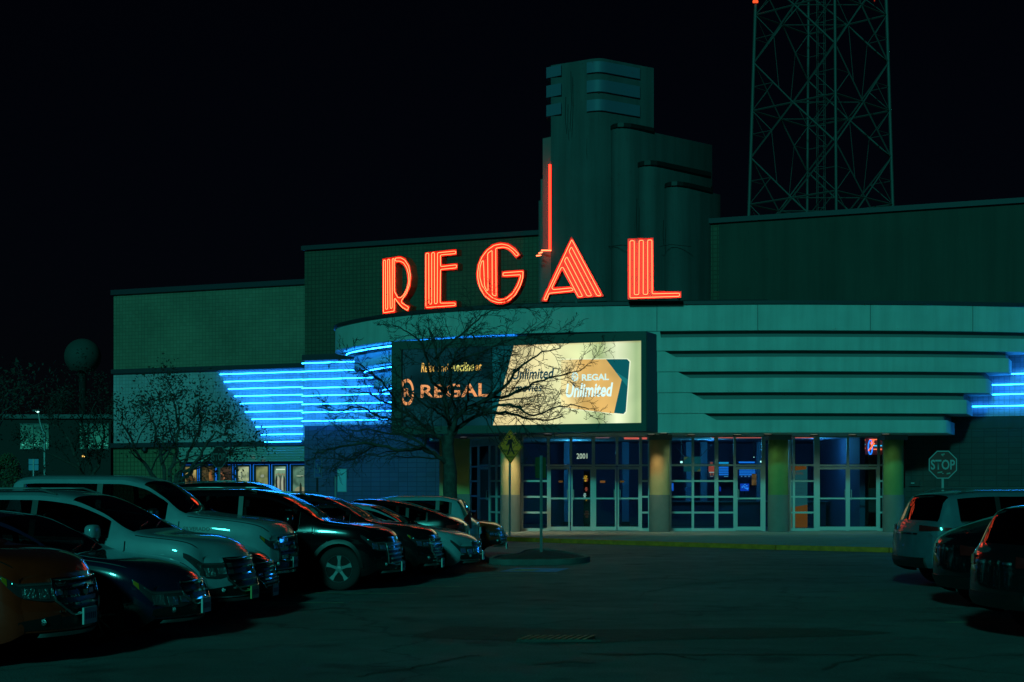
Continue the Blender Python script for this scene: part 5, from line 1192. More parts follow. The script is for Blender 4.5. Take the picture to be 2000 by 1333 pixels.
def make_wheel(parent, x, y, R_, rim, spokes, style, w=.22):
    """wheel standing across y; the outer face looks to -y when y<0"""
    key=(R_,rim,spokes,style)
    sgn = -1 if y<0 else 1
    if key not in WHEELS:
        k=MB(); k.lathe([(0,.02),(rim*.93,.02),(rim*.93,w*.9),(0,w*.9)],(0,-w/2,0),'y',28); 
        disc=k.build('wheel', inter, None)
        t=MB(); hw=w/2; t.lathe([(rim*.97,-hw+.012),(rim+.015,-hw),(R_-.03,-hw+.004),(R_-.006,-hw+.025),(R_,-hw+.06),(R_,hw-.06),(R_-.01,hw-.02),(rim,hw)],(0,0,0),'y',36); ty=t.build('tyre',rubber,disc,local=True,smooth=50)
        r=MB(); r.lathe([(rim*1.0,-hw+.01),(rim*.985,-hw-.004),(rim*.95,-hw+.004),(rim*.93,-hw+.05)],(0,0,0),'y',36)
        r.lathe([(0,-hw+.0),(.05,-hw+.002),(.07,-hw+.02),(.075,-hw+.05)],(0,0,0),'y',16)
        for i in range(spokes):
            a=2*pi*i/spokes+.3
            def q(rad,da,yy): return (rad*cos(a+da), yy, rad*sin(a+da))
            if style=='twin':
                for s_ in (-1,1):
                    d0=.10*s_; d1=.20*s_*(10/spokes)*.6
                    r.hull([q(.06,d0*2.2-.14,-hw+.012),q(rim*.95,d1-.035,-hw+.014),q(rim*.95,d1+.035,-hw+.014),q(.06,d0*2.2+.14,-hw+.012)],[q(.06,d0*2.2-.1,-hw+.05),q(rim*.95,d1-.03,-hw+.05),q(rim*.95,d1+.03,-hw+.05),q(.06,d0*2.2+.1,-hw+.05)])
            else:
                wd=.16 if style=='wide' else .075; wi=.55 if style=='wide' else .35
                r.hull([q(.05,-wi,-hw+.006),q(rim*.6,-wd*1.0,-hw+.018),q(rim*.96,-wd*1.15,-hw+.006),q(rim*.96,wd*1.15,-hw+.006),q(rim*.6,wd,-hw+.018),q(.05,wi,-hw+.006)],[q(.05,-wi,-hw+.05),q(rim*.6,-wd,-hw+.06),q(rim*.96,-wd,-hw+.05),q(rim*.96,wd,-hw+.05),q(rim*.6,wd,-hw+.06),q(.05,wi,-hw+.05)])
        rm=r.build('rim',satin,disc,local=True,smooth=35); fixnormals(rm)
        WHEELS[key]=(disc.data,ty.data,rm.data); bpy.data.objects.remove(ty); bpy.data.objects.remove(rm); bpy.data.objects.remove(disc)
    ms=WHEELS[key]; wo=bpy.data.objects.new('wheel',ms[0]); COL.objects.link(wo); wo.parent=parent; wo.location=(x,y-sgn*w/2+sgn*w/2,R_); wo.rotation_euler=(0,0,0 if sgn<0 else pi)
    for n_,m_ in (('tyre',ms[1]),('rim',ms[2])):
        o=bpy.data.objects.new(n_,m_); COL.objects.link(o); o.parent=wo
    return wo
def build_car(name, label, cat, c, paint, loc, rz, rim=.24, spokes=5, style='wide', front=None, rear=None, rails=False, mirror=None, seats=True, plate=platem, group='parked cars', grille=None, lights=None, fog=True, lower=None, flare=False, badge=None):
    t = thing(name,label,cat,(loc[0],loc[1],0),rz,group)
    L,W=c.L,c.W
    ss=set([0,.03,.07,.12]); s=.18
    while s<L: ss.add(round(s,3)); s+=.065
    for v in (L-.1,L-.05,L-.02,L): ss.add(v)
    for w in (c.wf,c.wr):
        n_=10
        for i in range(-n_,n_+1): ss.add(round(w+c.Ra*sin(pi/2*i/n_),4))
        ss.add(w-c.Ra-.004); ss.add(w+c.Ra+.004)
    for a,b in [c.ws,c.rg]+list(c.side): ss.add(a); ss.add(b)
    ss=sorted(v for v in ss if 0<=v<=L); q=[ss[0]]
    for v in ss[1:]:
        if v-q[-1]>.0035: q.append(v)
    ss=q; ss[-1]=L
    NR=NS+1+10
    def regions(sm_, j):      # j: ring face index
        if j>=NS:
            k=j-NS
            if c.ws[0]<sm_<c.ws[1] and k>=5: return 'windshield'
            if c.rg[0]<sm_<c.rg[1] and k>=5: return 'rear_window'
            if 1<=k<=3:
                for i,(a,b) in enumerate(c.side):
                    if a<sm_<b: return 'side%d'%i
                if c.side[0][0]-.02<sm_<c.side[-1][1]+.04: return 'pillar'
            if k==0 and c.side[0][0]<sm_<c.side[-1][1]: return 'pillar'
        return 'body'
    verts=[]; 
    for s in ss:
        rg=c.ring(s); w=c.hw(s)
        for sg in (-1,1):
            for (y,z) in rg: verts.append((c.X(s,y/w,z), sg*y, z))
    faces={}
    for i in range(len(ss)-1):
        mid=(ss[i]+ss[i+1])/2
        for si,sg in enumerate((-1,1)):
            for j in range(NR-1):
                a=i*2*NR+si*NR+j; b=a+1; d=(i+1)*2*NR+si*NR+j; e=d+1
                fc=(a,d,e,b) if sg>0 else (a,b,e,d)
                # nose is +x, i grows to -x ; orient outward
                r_=regions(mid,j); key=r_ if not r_.startswith('side') else r_+('a' if sg<0 else 'b')
                faces.setdefault(key,[]).append(fc)
    # nose and tail caps
    def capfaces(front_):
        s=0 if front_ else L; rg=c.ring(s); ups=[rg[NS+j][0] for j in range(0,11)]; cols=[u/ups[0] for u in ups]; us=[-1+2*i/44 for i in range(45)]
        zt=[rg[NS+j][1] for j in range(0,11)]
        def az(u):
            u=abs(u)
            for q_ in range(10):
                if cols[q_+1]<=u<=cols[q_]: return lerp(zt[q_+1],zt[q_],(u-cols[q_+1])/max(1e-6,cols[q_]-cols[q_+1]))
            return zt[-1]
        ztt=[az(u) for u in us]; base=len(verts); nr=NS+2; fs=[]
        for ci,u in enumerate(us):
            for i in range(NS+1):
                y,z=rg[i]; yy=y*u; verts.append((c.X(s,u,z),yy,z))
            verts.append((c.X(s,us[ci]*1.0 if False else ups[0]*u/c.hw(s),ztt[ci]), ups[0]*u, ztt[ci]))
        for ci in range(len(us)-1):
            for i in range(NS+1):
                a=base+ci*nr+i; q=(a,a+nr,a+nr+1,a+1); fs.append(q if front_ else q[::-1])
        return fs
    faces['body']+=capfaces(True)+capfaces(False)
    def sub(name,fl,m,off=0,smooth=45):
        used=sorted({v for f in fl for v in f}); mp={v:i for i,v in enumerate(used)}; me=bpy.data.meshes.new(name)
        me.from_pydata([verts[v] for v in used],[],[tuple(mp[v] for v in f) for f in fl]); me.materials.append(m); bm=bmesh.new(); bm.from_mesh(me)
        bmesh.ops.remove_doubles(bm,verts=bm.verts,dist=.0008); bm.to_mesh(me); bm.free()
        if smooth: sm(me,smooth)
        o=bpy.data.objects.new(name,me); COL.objects.link(o); o.parent=t; return o
    sub('body',faces['body'],paint,smooth=32)
    if 'pillar' in faces: sub('window_pillar',faces['pillar'],trimb)
    gl = dglass if c.dg else cglass
    for k_ in faces:
        if k_ in('windshield','rear_window'): sub(k_,faces[k_],gl if k_=='rear_window' else cglass)
        elif k_.startswith('side'): sub('side_window',faces[k_],gl)
    # underbody and cabin
    k=MB(); hwi=W/2-.30; k.box(-L/2+.45,L/2-.45,-hwi,hwi,c.zb+.06,c.zb+.42); k.build('underbody',inter,t,local=True)
    for w in (c.wf,c.wr):
        for sg in (-1,1):
            k=MB(); x=L/2-w; n_=12
            pts=[(x+(c.Ra+.0)*cos(pi*i/n_), c.Rt+(c.Ra)*sin(pi*i/n_)) for i in range(n_+1)]
            for i in range(n_):
                (x0,z0),(x1,z1)=pts[i],pts[i+1]; ya=sg*(W/2-.03); yb=sg*(W/2-.34); k.add([(x0,ya,z0),(x1,ya,z1),(x1,yb,z1),(x0,yb,z0)],[(0,1,2,3)])
            k.add([(px_,sg*(W/2-.34),pz_) for px_,pz_ in pts]+[],[tuple(range(n_+1))])
            k.build('wheel_well',inter,t,local=True)
    if seats:
        zf=c.zb+.42; zr=c.top((c.ws[1]+c.side[-1][0])/2)
        for s_ in (c.ws[1]+.35, c.ws[1]+1.25):
            for y in (-.38,.38):
                k=MB(); x=L/2-s_; zz=c.beltz(s_)
                k.hull([(x+.05,y-.22,zf),(x-.1,y-.22,zf),(x-.1,y+.22,zf),(x+.05,y+.22,zf)],[(x-.10,y-.19,zz+.12),(x-.19,y-.19,zz+.12),(x-.19,y+.19,zz+.12),(x-.10,y+.19,zz+.12)])
                k.hull([(x-.11,y-.11,zz+.14),(x-.2,y-.11,zz+.14),(x-.2,y+.11,zz+.14),(x-.11,y+.11,zz+.14)],[(x-.12,y-.12,zz+.33),(x-.2,y-.12,zz+.33),(x-.2,y+.12,zz+.33),(x-.12,y+.12,zz+.33)])
                o=k.build('seat',seatm,t,local=True); fixnormals(o); b=o.modifiers.new('b','BEVEL'); b.width=.035; b.segments=2
        k=MB(); x=L/2-c.ws[0]-.15; zz=c.beltz(c.ws[0]); k.hull([(x,-W*.4,zz-.2),(x,W*.4,zz-.2),(x,W*.4,zz+.02),(x,-W*.4,zz+.02)],[(x-.6,-W*.4,zz-.2),(x-.6,W*.4,zz-.2),(x-.62,W*.4,zz+.05),(x-.62,-W*.4,zz+.05)]); fixnormals(k.build('dashboard',inter,t,local=True))
        k=MB(); cx_=L/2-c.ws[0]-.95; k.tube([(cx_-.06*cos(a)*1.0,.38+.18*sin(a),zz+.02+.17*cos(a)) for a in [2*pi*i/14 for i in range(14)]],.015,5,closed=True); k.build('steering_wheel',trimb,t,local=True)
    # wheels
    for w in (c.wf,c.wr):
        for sg in (-1,1): make_wheel(t, L/2-w, sg*(W/2-.13), c.Rt, rim, spokes, style)
    # seams
    def ribbon(name,pts,wd,m,local=True):
        k=MB(); k.tube(pts,wd,4); return k.build(name,m,t,local=True)
    for sg in (-1,1):
        for s_ in c.seams if hasattr(c,'seams') else (c.ws[0]+.08, c.side[0][1]+.04, c.side[min(1,len(c.side)-1)][1]+.02):
            z0=max(c.zbot(s_)+.03, c.zb+.05); z1=c.beltz(s_)
            pts=[]; 
            for i in range(9):
                z=z0+(z1-z0)*i/8; p=c.sidept(s_,z,.005); p.y*= -sg; pts.append(p)
            ribbon('door_seam',pts,.008,trimb)
        for s_ in (c.side[0][1]-.16,)+((c.side[1][1]-.14,) if len(c.side)>1 else ()):
            z=c.beltz(s_)-.13; p=c.sidept(s_,z,.03); q_=c.sidept(s_-.19,z+.005,.03); p.y*=-sg; q_.y*=-sg; k=MB(); k.tube([p+Vector((0,sg*-.03,0)),p,q_,q_+Vector((0,sg*-.03,0))],.013,6); k.build('door_handle',paint if not rails else satin,t,local=True)
        k=MB(); k.tube([(c.X(s2,c.upper(s2,3)[0]/c.hw(s2),1),sg*(c.upper(s2,3)[0]),c.upper(s2,3)[1]+.001) for s2 in [.06+(c.ws[0]-.1)*i/12 for i in range(13)]],.0065,4); k.build('hood_seam',trimb,t,local=True)
        # mirror
        s_=c.ws[0]+.42; z=c.beltz(s_)+.11; y0=c.hw(s_)
        k=MB(); hx,hy,hz=(.075,.13,.085) if not rails else (.08,.14,.10)
        def mp(u,v): a=2*pi*u; b=pi*(v-.5); e=.62; f=lambda x_: (abs(x_)**e)*(1 if x_>=0 else -1); return (L/2-s_-.02+hx*f(cos(b))*f(cos(a)), -sg*-1*0+ (sg)*(y0+.14+hy*f(cos(b))*f(sin(a))), z+hz*f(sin(b)))
        k.grid(mp,20,10,flip=(sg>0)); o=k.build('side_mirror',mirror or paint,t,local=True,smooth=60); fixnormals(o)
        k=MB(); k.hull([(L/2-s_+.02,sg*(y0-.06),z-.09),(L/2-s_-.07,sg*(y0-.06),z-.09),(L/2-s_-.06,sg*(y0-.06),z-.045),(L/2-s_+.01,sg*(y0-.06),z-.045)],[(L/2-s_+.01,sg*(y0+.08),z-.07),(L/2-s_-.06,sg*(y0+.08),z-.07),(L/2-s_-.06,sg*(y0+.08),z-.02),(L/2-s_+.01,sg*(y0+.08),z-.02)]); fixnormals(k.build('mirror_arm',trimb,t,local=True))
        if rails:
            k=MB(); pts=[]
            for i in range(9):
                s2=lerp(c.ws[1]+.25,c.rg[0]-.15,i/8); zt=c.top(s2); pts.append((L/2-s2, sg*c.hw(s2)*.72, zt-.03+(.055 if 0<i<8 else 0)))
            k.tube(pts,.016,6); k.build('roof_rail',satin,t,local=True,smooth=60)
        # sill moulding
        k=MB(); k.tube([(lambda p:(p.x,-sg*p.y*1.0,p.z))(c.sidept(c.wf+c.Ra+.02+(c.wr-c.wf-2*c.Ra-.04)*i/8, c.zb+.06, .004)) for i in range(9)],.03,6); k.build('sill',trimb if flare else paint,t,local=True,smooth=60)
        # belt moulding
        k=MB(); a0=c.side[0][0]+.1; a1=c.side[-1][1]; k.tube([(lambda s2:(c.X(s2,1,c.beltz(s2)), sg*(c.hw(s2)*.968+.003), c.beltz(s2)+.008))(a0+(a1-a0)*i/12) for i in range(13)],.008,4); k.build('belt_moulding',satin if rails else trimb,t,local=True)
        if flare:
            for w in (c.wf,c.wr):
                k=MB(); n_=14
                def fl(u,v):
                    a=pi*(1-u)*.98+.03; rad=c.Ra+.004+.07*v; x=w+rad*cos(a)*-1; z=c.Rt+rad*sin(a); p=c.sidept(min(max(x,0),L),max(z,c.zb+.02),.014*(1-v*.7)); return (p.x, -sg*p.y, p.z)
                k.grid(fl,n_,2); k.build('wheel_arch_trim',trimb,t,local=True,smooth=60)
    # wiper, plate
    k=MB(); zz=c.top(c.ws[0]+.05)
    for y in (.12,-.45):
        s0=c.ws[0]+.06; s1=c.ws[0]+.16
        k.tube([(c.X(s0,.3,1)-.0,y,c.top(s0)+.015),(c.X(s1,.3,1),y+.5 if y<0 else y+.4,c.top(s1)+.012)],.008,4)
    k.build('wiper',trimb,t,local=True)
    def patch(name,fn,m,nu,nv,parent=None,inset=.012):
        k=MB(); k.grid(fn,nu,nv); o=k.build(name,m,parent or t,local=True,smooth=50); return o
    def cpatch(name,a0,a1,zlo,zhi,off,m,nu=12,nv=4,parent=None,sg=-1,fn=None):
        f=fn or c.corner
        def g(u,v):
            a=a0+(a1-a0)*u; z=lerp(zlo(u),zhi(u),v); edge=min(u,1-u,v,1-v); o_=off if edge>1e-6 else -.004
            p=f(a,z,o_); return (p.x, p.y if sg<0 else -p.y, p.z)
        # add extra rows close to the border so the sides are steep
        k=MB(); us=[0,.012]+[i/nu for i in range(1,nu)]+[.988,1]; vs=[0,.03]+[i/nv for i in range(1,nv)]+[.97,1]
        k.grid(lambda u,v:(lambda uu,vv:g(uu,vv))(us[round(u*(len(us)-1))],vs[round(v*(len(vs)-1))]),len(us)-1,len(vs)-1)
        o=k.build(name,m,parent or t,local=True,smooth=50); fixnormals(o); return o
    def fpatch(name,y0,y1,zlo,zhi,off,m,nu=14,nv=4,parent=None,fn=None):
        f=fn or c.frontpt; k=MB(); us=[0,.01]+[i/nu for i in range(1,nu)]+[.99,1]; vs=[0,.03]+[i/nv for i in range(1,nv)]+[.97,1]
        def g(u,v):
            u=us[round(u*(len(us)-1))]; v=vs[round(v*(len(vs)-1))]; y=lerp(y0,y1,u); z=lerp(zlo(u),zhi(u),v); e=min(u,1-u,v,1-v); p=f(y,z,off if e>1e-6 else -.004); return tuple(p)
        k.grid(g,len(us)-1,len(vs)-1); o=k.build(name,m,parent or t,local=True,smooth=50); fixnormals(o); return o
    zn=c.zn
    lights = dict(lights or dict(a0=-.42,a1=.38,z0=.70,rise=.10,th=.16)); dz_=max(0,lights['z0']+lights['th']*.9-c.beltz(0)); lights['z0']-=dz_; lights['rise']+=dz_*1.2
    for sg in (-1,1):
        li=lights; zc=li['z0']; 
        lo=lambda u,li=li: hi(u)-li['th']*1.3*(1-.72*max(0,(u-.35)/.65)**1.3)*(1-.25*max(0,.25-u)/.25); hi=lambda u,li=li: c.beltz(max(0,lerp(li['a0'],li['a1'],u)))-.028-li.get('drop',0)-.03*max(0,(u-.5))
        h=cpatch('headlight',li['a0'],li['a1'],lo,hi,.014,lampg,sg=sg)
        for ua,ub in ((.10,.26),(.30,.42),(.46,.60)):
            a_=lerp(li['a0'],li['a1'],ua); b_=lerp(li['a0'],li['a1'],ub)
            cpatch('reflector',a_,b_,lambda u,ua=ua:lo(ua)+.028,lambda u,ub=ub:lerp(lo(ub),hi(ub),.68),.019,lensr,parent=h,sg=sg,nu=3,nv=2)
        cpatch('light_strip',li['a0']+.02,lerp(li['a0'],li['a1'],.75),lambda u:hi(u*.75)-.030,lambda u:hi(u*.75)-.012,.020,lens,parent=h,sg=sg,nv=2)
        if li.get('amber'): cpatch('side_reflector',lerp(li['a0'],li['a1'],.86),li['a1']-.02,lambda u:lo(.86+.12*u)+.008,lambda u:hi(.86+.12*u)-.008,.020,amberl,parent=h,sg=sg,nu=4,nv=3)
        if fog:
            cpatch('fog_recess',-.36,.08,lambda u:c.zb+.12,lambda u:c.zb+.27-.06*u,.006,trimb,sg=sg,nu=8)
            p=c.corner(-.16,c.zb+.20,.012); k=MB(); k.lathe([(0,-.006),(.025,-.004),(.034,.006)],(p.x,p.y if sg<0 else -p.y,p.z),'y',12); k.build('fog_light',lensr,t,local=True,smooth=60)
        rl=rear or dict(a0=-.30,a1=.30,z0=.78*c.belt(L-.3),th=.16)
        cpatch('tail_light',rl['a0'],rl['a1'],lambda u:rl['z0']+.02*u,lambda u:rl['z0']+rl['th']*(1-.4*u),.012,redl,sg=sg,fn=c.rcorner,nu=8)
    gr=grille or dict(w=.42,z0=.42,z1=zn-.06,bars=5,bar=chrome,taper=.7)
    z0,z1=gr['z0'],gr['z1']; gw=gr['w']; tp=gr['taper']
    def zlo(u): e=abs(2*u-1); return z0+(z1-z0)*(1-tp)*max(0,(e-.6)/.4)*.9
    g_=fpatch('grille',-gw,gw,zlo,lambda u:z1-.01*(abs(2*u-1)),.006,trimb)
    for i in range(gr['bars']):
        z=z0+(z1-z0)*(i+.5)/gr['bars']; wd=gw*(.98 if z>z0+(z1-z0)*.4 else .85); hb=gr.get('bh',.012)
        fpatch('grille_bar',-wd,wd,lambda u,z=z:z-hb+ .02*(1-abs(2*u-1)),lambda u,z=z:z+hb+.02*(1-abs(2*u-1)),.030,gr['bar'],parent=g_,nv=2)
    if gr.get('mesh'):
        nx,nz=gr['mesh']
        for i in range(nx):
            k=MB()
            for j in range(nz):
                y=-gw*.9+1.8*gw*(i+.5*(j%2))/nx; z=z0+(z1-z0)*(j+.5)/nz; p=c.frontpt(y,z,.016); k.lathe([(0,.014),(.012,.004),(.014,-.010),(0,-.014)],tuple(p),'z',5)
            k.build('grille_stud',gr['bar'],g_,local=True)
    rim_pts=[c.frontpt(lerp(-gw,gw,i/16),z1-.005,.02) for i in range(17)]+[c.frontpt(gw,lerp(z1,zlo(1),i/4),.02) for i in range(1,5)]+[c.frontpt(lerp(gw,-gw,i/16),zlo(1-i/16),.02) for i in range(1,17)]+[c.frontpt(-gw,lerp(zlo(0),z1,i/4),.02) for i in range(1,4)]
    k=MB(); k.tube(rim_pts,gr.get('rim',.012),6,closed=True); k.build('grille_surround',gr['bar'],g_,local=True,smooth=60)
    p=c.frontpt(0,(z0+z1)/2+.05,.035); k=MB(); k.lathe([(0,-.012),(.05,-.008),(.065,.004)],tuple(p),'y',16); o=k.build('emblem',chrome,g_,local=True,smooth=50); 
    for v in o.data.vertices: v.co=Vector((p.x-(v.co.y-p.y)*-1*-1, p.y+(v.co.x-p.x), v.co.z)) 
    # lower intake, lip, plate
    fpatch('lower_intake',-.55,.55,lambda u:c.zb+.12,lambda u:c.zb+.24,.004,trimb)
    fpatch('bumper_lip',-.62,.62,lambda u:c.zb+.045,lambda u:c.zb+.085,.03,lower or satin,nv=2)
    if plate is not None:
        p=c.frontpt(0,z0-.0,.05); k=MB(); k.box(p.x-.02,p.x,-.16,.16,z0-.12,z0+.05); o=k.build('license_plate',plate,t,local=True)
        k=MB()
        for i in range(6): y=-.115+i*.046; k.box(p.x,p.x+.002,y-.013,y+.013,z0-.07,z0-.005)
        k.build('plate_characters',mat('plate_ink',(.03,.06,.12),.6),o,local=True)
        p=c.rearpt(0,.75*c.belt(L-.2),.03); k=MB(); k.box(p.x-.012,p.x+.01,-.16,.16,p.z-.08,p.z+.08); k.build('license_plate',platem,t,local=True)
    k=MB(); f2=lambda y,z,o_: c.rearpt(y,z,o_); fpatch('rear_bumper',-.70,.70,lambda u:c.zb+.12,lambda u:c.zb+.30,.025,trimb,fn=c.rearpt)
    fpatch('tailgate_strip',-.45,.45,lambda u:c.belt(L-.1)*.9,lambda u:c.belt(L-.1)*.9+.03,.012,chrome,fn=c.rearpt,nv=2)
    t['_c']=0; del t['_c']
    return t
def place(noseX, D, hd, L, flip=False):
    """centre point for a car whose nose (or tail when flip) is at (noseX, D); hd = degrees turned towards the viewer"""
    a=R(hd); d=Vector((cos(a),-sin(a))); n=Vector((noseX,D))
    return (n-d*L/2), (-a if not flip else pi-a)
def suvspec(L=4.9,W=1.93,H=1.73,Rt=.375,dg=False,**kw):
    hs=H/1.73
    return Car(L,W,[(0,.90),(.06,.98),(.2,1.04),(.6,1.11),(1.15,1.17),(1.32,1.22),(1.75,1.47),(2.2,1.66),(2.7,1.72),(3.6,1.715),(L-.6,1.66),(L-.42,1.61),(L-.16,1.15),(L-.05,1.05),(L,.98)],
      [(0,.85),(.5,1.00),(1.3,1.07),(2.5,1.09),(L-.6,1.14),(L-.16,1.08),(L,.92)],.92,L-1.05,Rt,.24,(1.30,2.16),(L-.46,L-.18),[(1.62,2.62),(2.70,3.55),(3.64,L-.62)],hs=hs,dglassed=dg,**kw)
def sedspec(L=4.85,W=1.84,H=1.47,Rt=.335,**kw):
    hs=H/1.47
    return Car(L,W,[(0,.66),(.06,.73),(.2,.80),(.6,.89),(1.2,.97),(1.36,1.0),(1.8,1.24),(2.25,1.42),(2.75,1.47),(3.2,1.45),(3.6,1.36),(4.2,1.11),(L-.2,1.07),(L-.05,1.0),(L,.93)],
      [(0,.61),(.5,.79),(1.3,.91),(2.5,.95),(4.1,1.0),(L-.2,.98),(L,.86)],.96,L-1.05,Rt,.18,(1.34,2.2),(3.55,4.17),[(1.66,2.62),(2.70,3.46),(3.52,3.82)],hs=hs,**kw)
def hatspec(L=4.5,W=1.76,H=1.5,**kw):
    hs=H/1.5
    return Car(L,W,[(0,.66),(.06,.73),(.2,.82),(.6,.94),(1.0,1.04),(1.15,1.09),(1.7,1.38),(2.1,1.49),(2.4,1.5),(2.8,1.47),(3.5,1.32),(4.15,1.12),(L-.12,1.02),(L,.92)],
      [(0,.61),(.5,.80),(1.3,.93),(2.5,.97),(4.0,1.0),(L-.1,.94),(L,.86)],.93,L-.88,.32,.17,(1.12,2.05),(2.95,4.1),[(1.45,2.4),(2.48,3.2),(3.27,3.65)],hs=hs,**kw)
def trkspec(L=5.85,W=2.06):
    return Car(L,W,[(0,1.02),(.05,1.12),(.2,1.20),(.6,1.27),(1.35,1.35),(1.52,1.39),(1.9,1.67),(2.2,1.87),(2.6,1.96),(3.9,1.97),(4.2,1.95),(4.32,1.90),(4.42,1.45),(4.5,1.40),(L-.1,1.38),(L,1.30)],
      [(0,.96),(.3,1.10),(1.5,1.23),(2.5,1.26),(4.3,1.28),(L,1.24)],1.0,L-1.25,.41,.36,(1.50,2.20),(4.30,4.42),[(1.80,2.86),(2.95,4.12)],bow=.16,slf=.15,dglassed=False)
white=paint_mat('white_paint',(.20,.27,.31),coat=.8,rough=.45); white2=paint_mat('silver_white_paint',(.19,.26,.30),coat=.9,rough=.4); blk=paint_mat('black_paint',(.004,.004,.006),rough=.14); bluek=paint_mat('dark_blue_paint',(.008,.010,.030),rough=.16); brn=paint_mat('dark_red_paint',(.42,.018,.006)); brz=paint_mat('bronze_paint',(.34,.035,.01)); drk=paint_mat('charcoal_paint',(.006,.008,.010),rough=.14); gryw=paint_mat('grey_white_paint',(.07,.11,.14),coat=.7,rough=.45)
def nx(px,D): return (px-CX)/F*D
c=suvspec(L=5.1,W=2.0,H=1.75,bow=.30); p,r=place(nx(168,15.7),15.7,8,c.L); build_car('parked_car','dark red crossover with a chrome-rimmed grille, nearest at the left edge','car',c,brn,p,r,lights=dict(a0=-.48,a1=.30,z0=.76,rise=.07,th=.15,amber=True),grille=dict(w=.50,z0=.50,z1=.86,bars=2,bar=chrome,taper=.55,mesh=(13,5),rim=.018),rails=True)
c=sedspec(L=4.85,H=1.5,W=1.86,bow=.30); p,r=place(nx(397,18.0),18.0,6,c.L); build_car('parked_car','dark blue sedan with many-spoked wheel between the dark red and white crossovers','car',c,bluek,p,r,rim=.238,spokes=5,style='twin',lights=dict(a0=-.50,a1=.42,z0=.62,rise=.07,th=.15,amber=True),grille=dict(w=.42,z0=.43,z1=.69,bars=3,bar=chrome,taper=.5,rim=.016))
c=suvspec(L=5.0,W=1.96,H=1.74,bow=.34,slf=.5); p,r=place(nx(492,20.4),20.4,8,c.L); build_car('parked_car','white crossover with slit headlight and arched chrome grille','car',c,white2,p,r,lights=dict(a0=-.36,a1=.52,z0=.74,rise=.11,th=.16,drop=.03),grille=dict(w=.55,z0=.42,z1=.85,bars=5,bar=chrome,taper=.6,bh=.010,rim=.02),rails=True,plate=platey)
c=sedspec(L=4.8,H=1.48); p,r=place(nx(537,22.6),22.6,6,c.L); build_car('parked_car','black sedan with a bright barred grille, wedged between white crossover and pickup','car',c,blk,p,r,lights=dict(a0=-.4,a1=.3,z0=.60,rise=.06,th=.13),grille=dict(w=.50,z0=.30,z1=.68,bars=7,bar=chrome,taper=.6,bh=.009,rim=.014))
c=trkspec(); p,r=place(nx(572,24.9),24.9,5,c.L)
trk=build_car('pickup_truck','white crew cab pickup truck with dark mirror','pickup truck',c,white,p,r,rim=.26,mirror=trimb,plate=platem,lights=dict(a0=-.50,a1=.20,z0=.92,rise=.02,th=.13,amber=True),grille=dict(w=.62,z0=.60,z1=.98,bars=3,bar=chrome,taper=.9,bh=.03,mesh=(10,4),rim=.02),lower=chrome)
# hood badge
cb=bpy.data.curves.new('badge','FONT'); cb.body='SILVERADO'; cb.offset=.01; ob=bpy.data.objects.new('badge',cb); COL.objects.link(ob); bpy.context.view_layer.update(); me=bpy.data.meshes.new_from_object(ob); bpy.data.objects.remove(ob)
xs=[v.co.x for v in me.vertices]; ys=[v.co.y for v in me.vertices]
for v in me.vertices:
    a=(v.co.x-min(xs))/(max(xs)-min(xs)); b=(v.co.y-min(ys))/(max(ys)-min(ys)); s_=1.50-.42*a; z=1.085+.06*b+.01*(1-a); q=c.sidept(s_,z,.008); v.co=q
me.materials.clear(); me.materials.append(trimb); o=bpy.data.objects.new('hood_badge',me); COL.objects.link(o); o.parent=trk
c=suvspec(L=4.88,W=1.93,H=1.75,bow=.30,dg=False); p,r=place(nx(783,27.1),27.1,5,c.L); build_car('parked_car','black crossover with five-spoke wheel and pale sloping headlight','car',c,blk,p,r,rim=.235,spokes=5,style='wide',lights=dict(a0=-.46,a1=.44,z0=.78,rise=.09,th=.13),grille=dict(w=.55,z0=.42,z1=.80,bars=5,bar=satin,taper=.9,bh=.014,rim=.012),rails=True,flare=True)
c=suvspec(L=4.85,W=1.9,H=1.66,bow=.30); p,r=place(nx(862,29.5),29.5,5,c.L); build_car('parked_car','black crossover with a studded grille beside the white sedan','car',c,drk,p,r,lights=dict(a0=-.44,a1=.4,z0=.74,rise=.07,th=.12,amber=True),grille=dict(w=.50,z0=.36,z1=.80,bars=2,bar=satin,taper=.5,mesh=(12,8),rim=.014),rails=True)
c=sedspec(L=4.85,H=1.45,bow=.32); p,r=place(nx(941,31.8),31.8,5,c.L); build_car('parked_car','white sedan with black trapezoid fog light recess','car',c,white2,p,r,lights=dict(a0=-.5,a1=.42,z0=.60,rise=.07,th=.14),grille=dict(w=.45,z0=.40,z1=.66,bars=3,bar=chrome,taper=.7,rim=.014))
c=hatspec(H=1.51); p,r=place(nx(916,34.1),34.1,5,c.L,True); build_car('parked_car','black fastback hatchback facing away left, red tail light on its corner','car',c,blk,p,r,rear=dict(a0=-.3,a1=.34,z0=.86,th=.13))
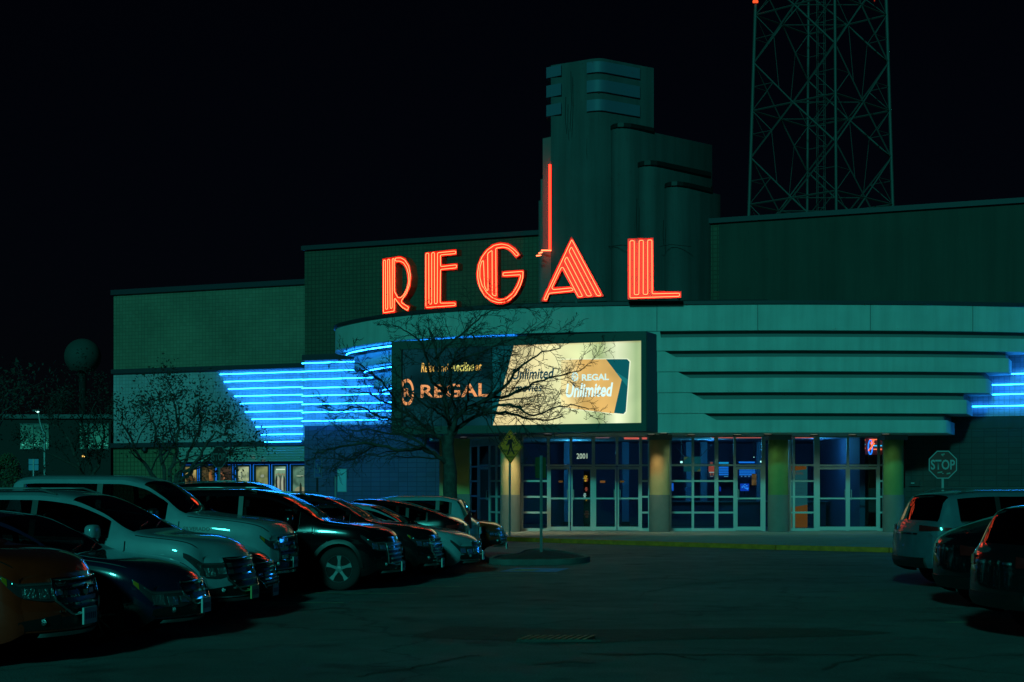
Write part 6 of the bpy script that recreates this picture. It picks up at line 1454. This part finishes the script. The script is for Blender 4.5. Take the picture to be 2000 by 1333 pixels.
c=suvspec(L=4.5,W=1.8,H=1.58); c.rg=(c.L-.42,c.L-.16); p,r=place(nx(937,36.4),36.4,5,c.L,True); build_car('parked_car','white compact crossover facing away left with a tall red tail lamp','car',c,white2,p,r,rear=dict(a0=-.10,a1=.16,z0=.80,th=.42),rails=False)
c=suvspec(L=4.6,W=1.85,H=1.45,bow=.3); p,r=place(nx(988,38.7),38.7,5,c.L); build_car('parked_car','bronze crossover at the far end of the left row by the planting island','car',c,brz,p,r,lights=dict(a0=-.42,a1=.3,z0=.66,rise=.03,th=.11),grille=dict(w=.48,z0=.34,z1=.62,bars=3,bar=satin,taper=.6,mesh=(9,5),rim=.014))
c=suvspec(L=5.3,W=2.04,H=1.93,Rt=.4,dg=False); c.rg=(c.L-.40,c.L-.12); p,r=place(nx(664,44),44,5,c.L); build_car('parked_car','large black sport utility vehicle parked before the movie posters','car',c,blk,p,r,seats=False,rails=True)
# right-hand row, tails to the left
c=suvspec(L=4.95,W=2.0,H=1.74,dg=True,rbow=.14); p,r=place(nx(1760,27.2),27.2,-9+0,c.L); 
def place_tail(tx,D,b,L): a=R(b); d=Vector((cos(a),sin(a))); n=Vector((tx,D)); return n+d*L/2, a
p,r=place_tail(nx(1766,27.4),27.4,9,c.L); build_car('parked_car','pale grey sport utility vehicle with silver roof rail, its tail towards the stop sign','car',c,gryw,p,r,rails=True,seats=False,plate=None,flare=False,rear=dict(a0=-.34,a1=.42,z0=1.0,th=.11))
c=hatspec(L=4.5,W=1.8,H=1.52); p,r=place_tail(nx(1846,22.6),22.6,9,c.L); build_car('parked_car','black sloping-tail hatchback between two taller vehicles at the right','car',c,blk,p,r,seats=False,plate=None,rear=dict(a0=-.36,a1=.30,z0=.78,th=.16))
c=suvspec(L=4.8,W=1.95,H=1.62,dg=True); p,r=place_tail(nx(1932,18.0),18.0,9,c.L); build_car('parked_car','dark boxy crossover cut off by the lower right edge','car',c,drk,p,r,seats=False,plate=None,rear=dict(a0=-.30,a1=.26,z0=.84,th=.14))
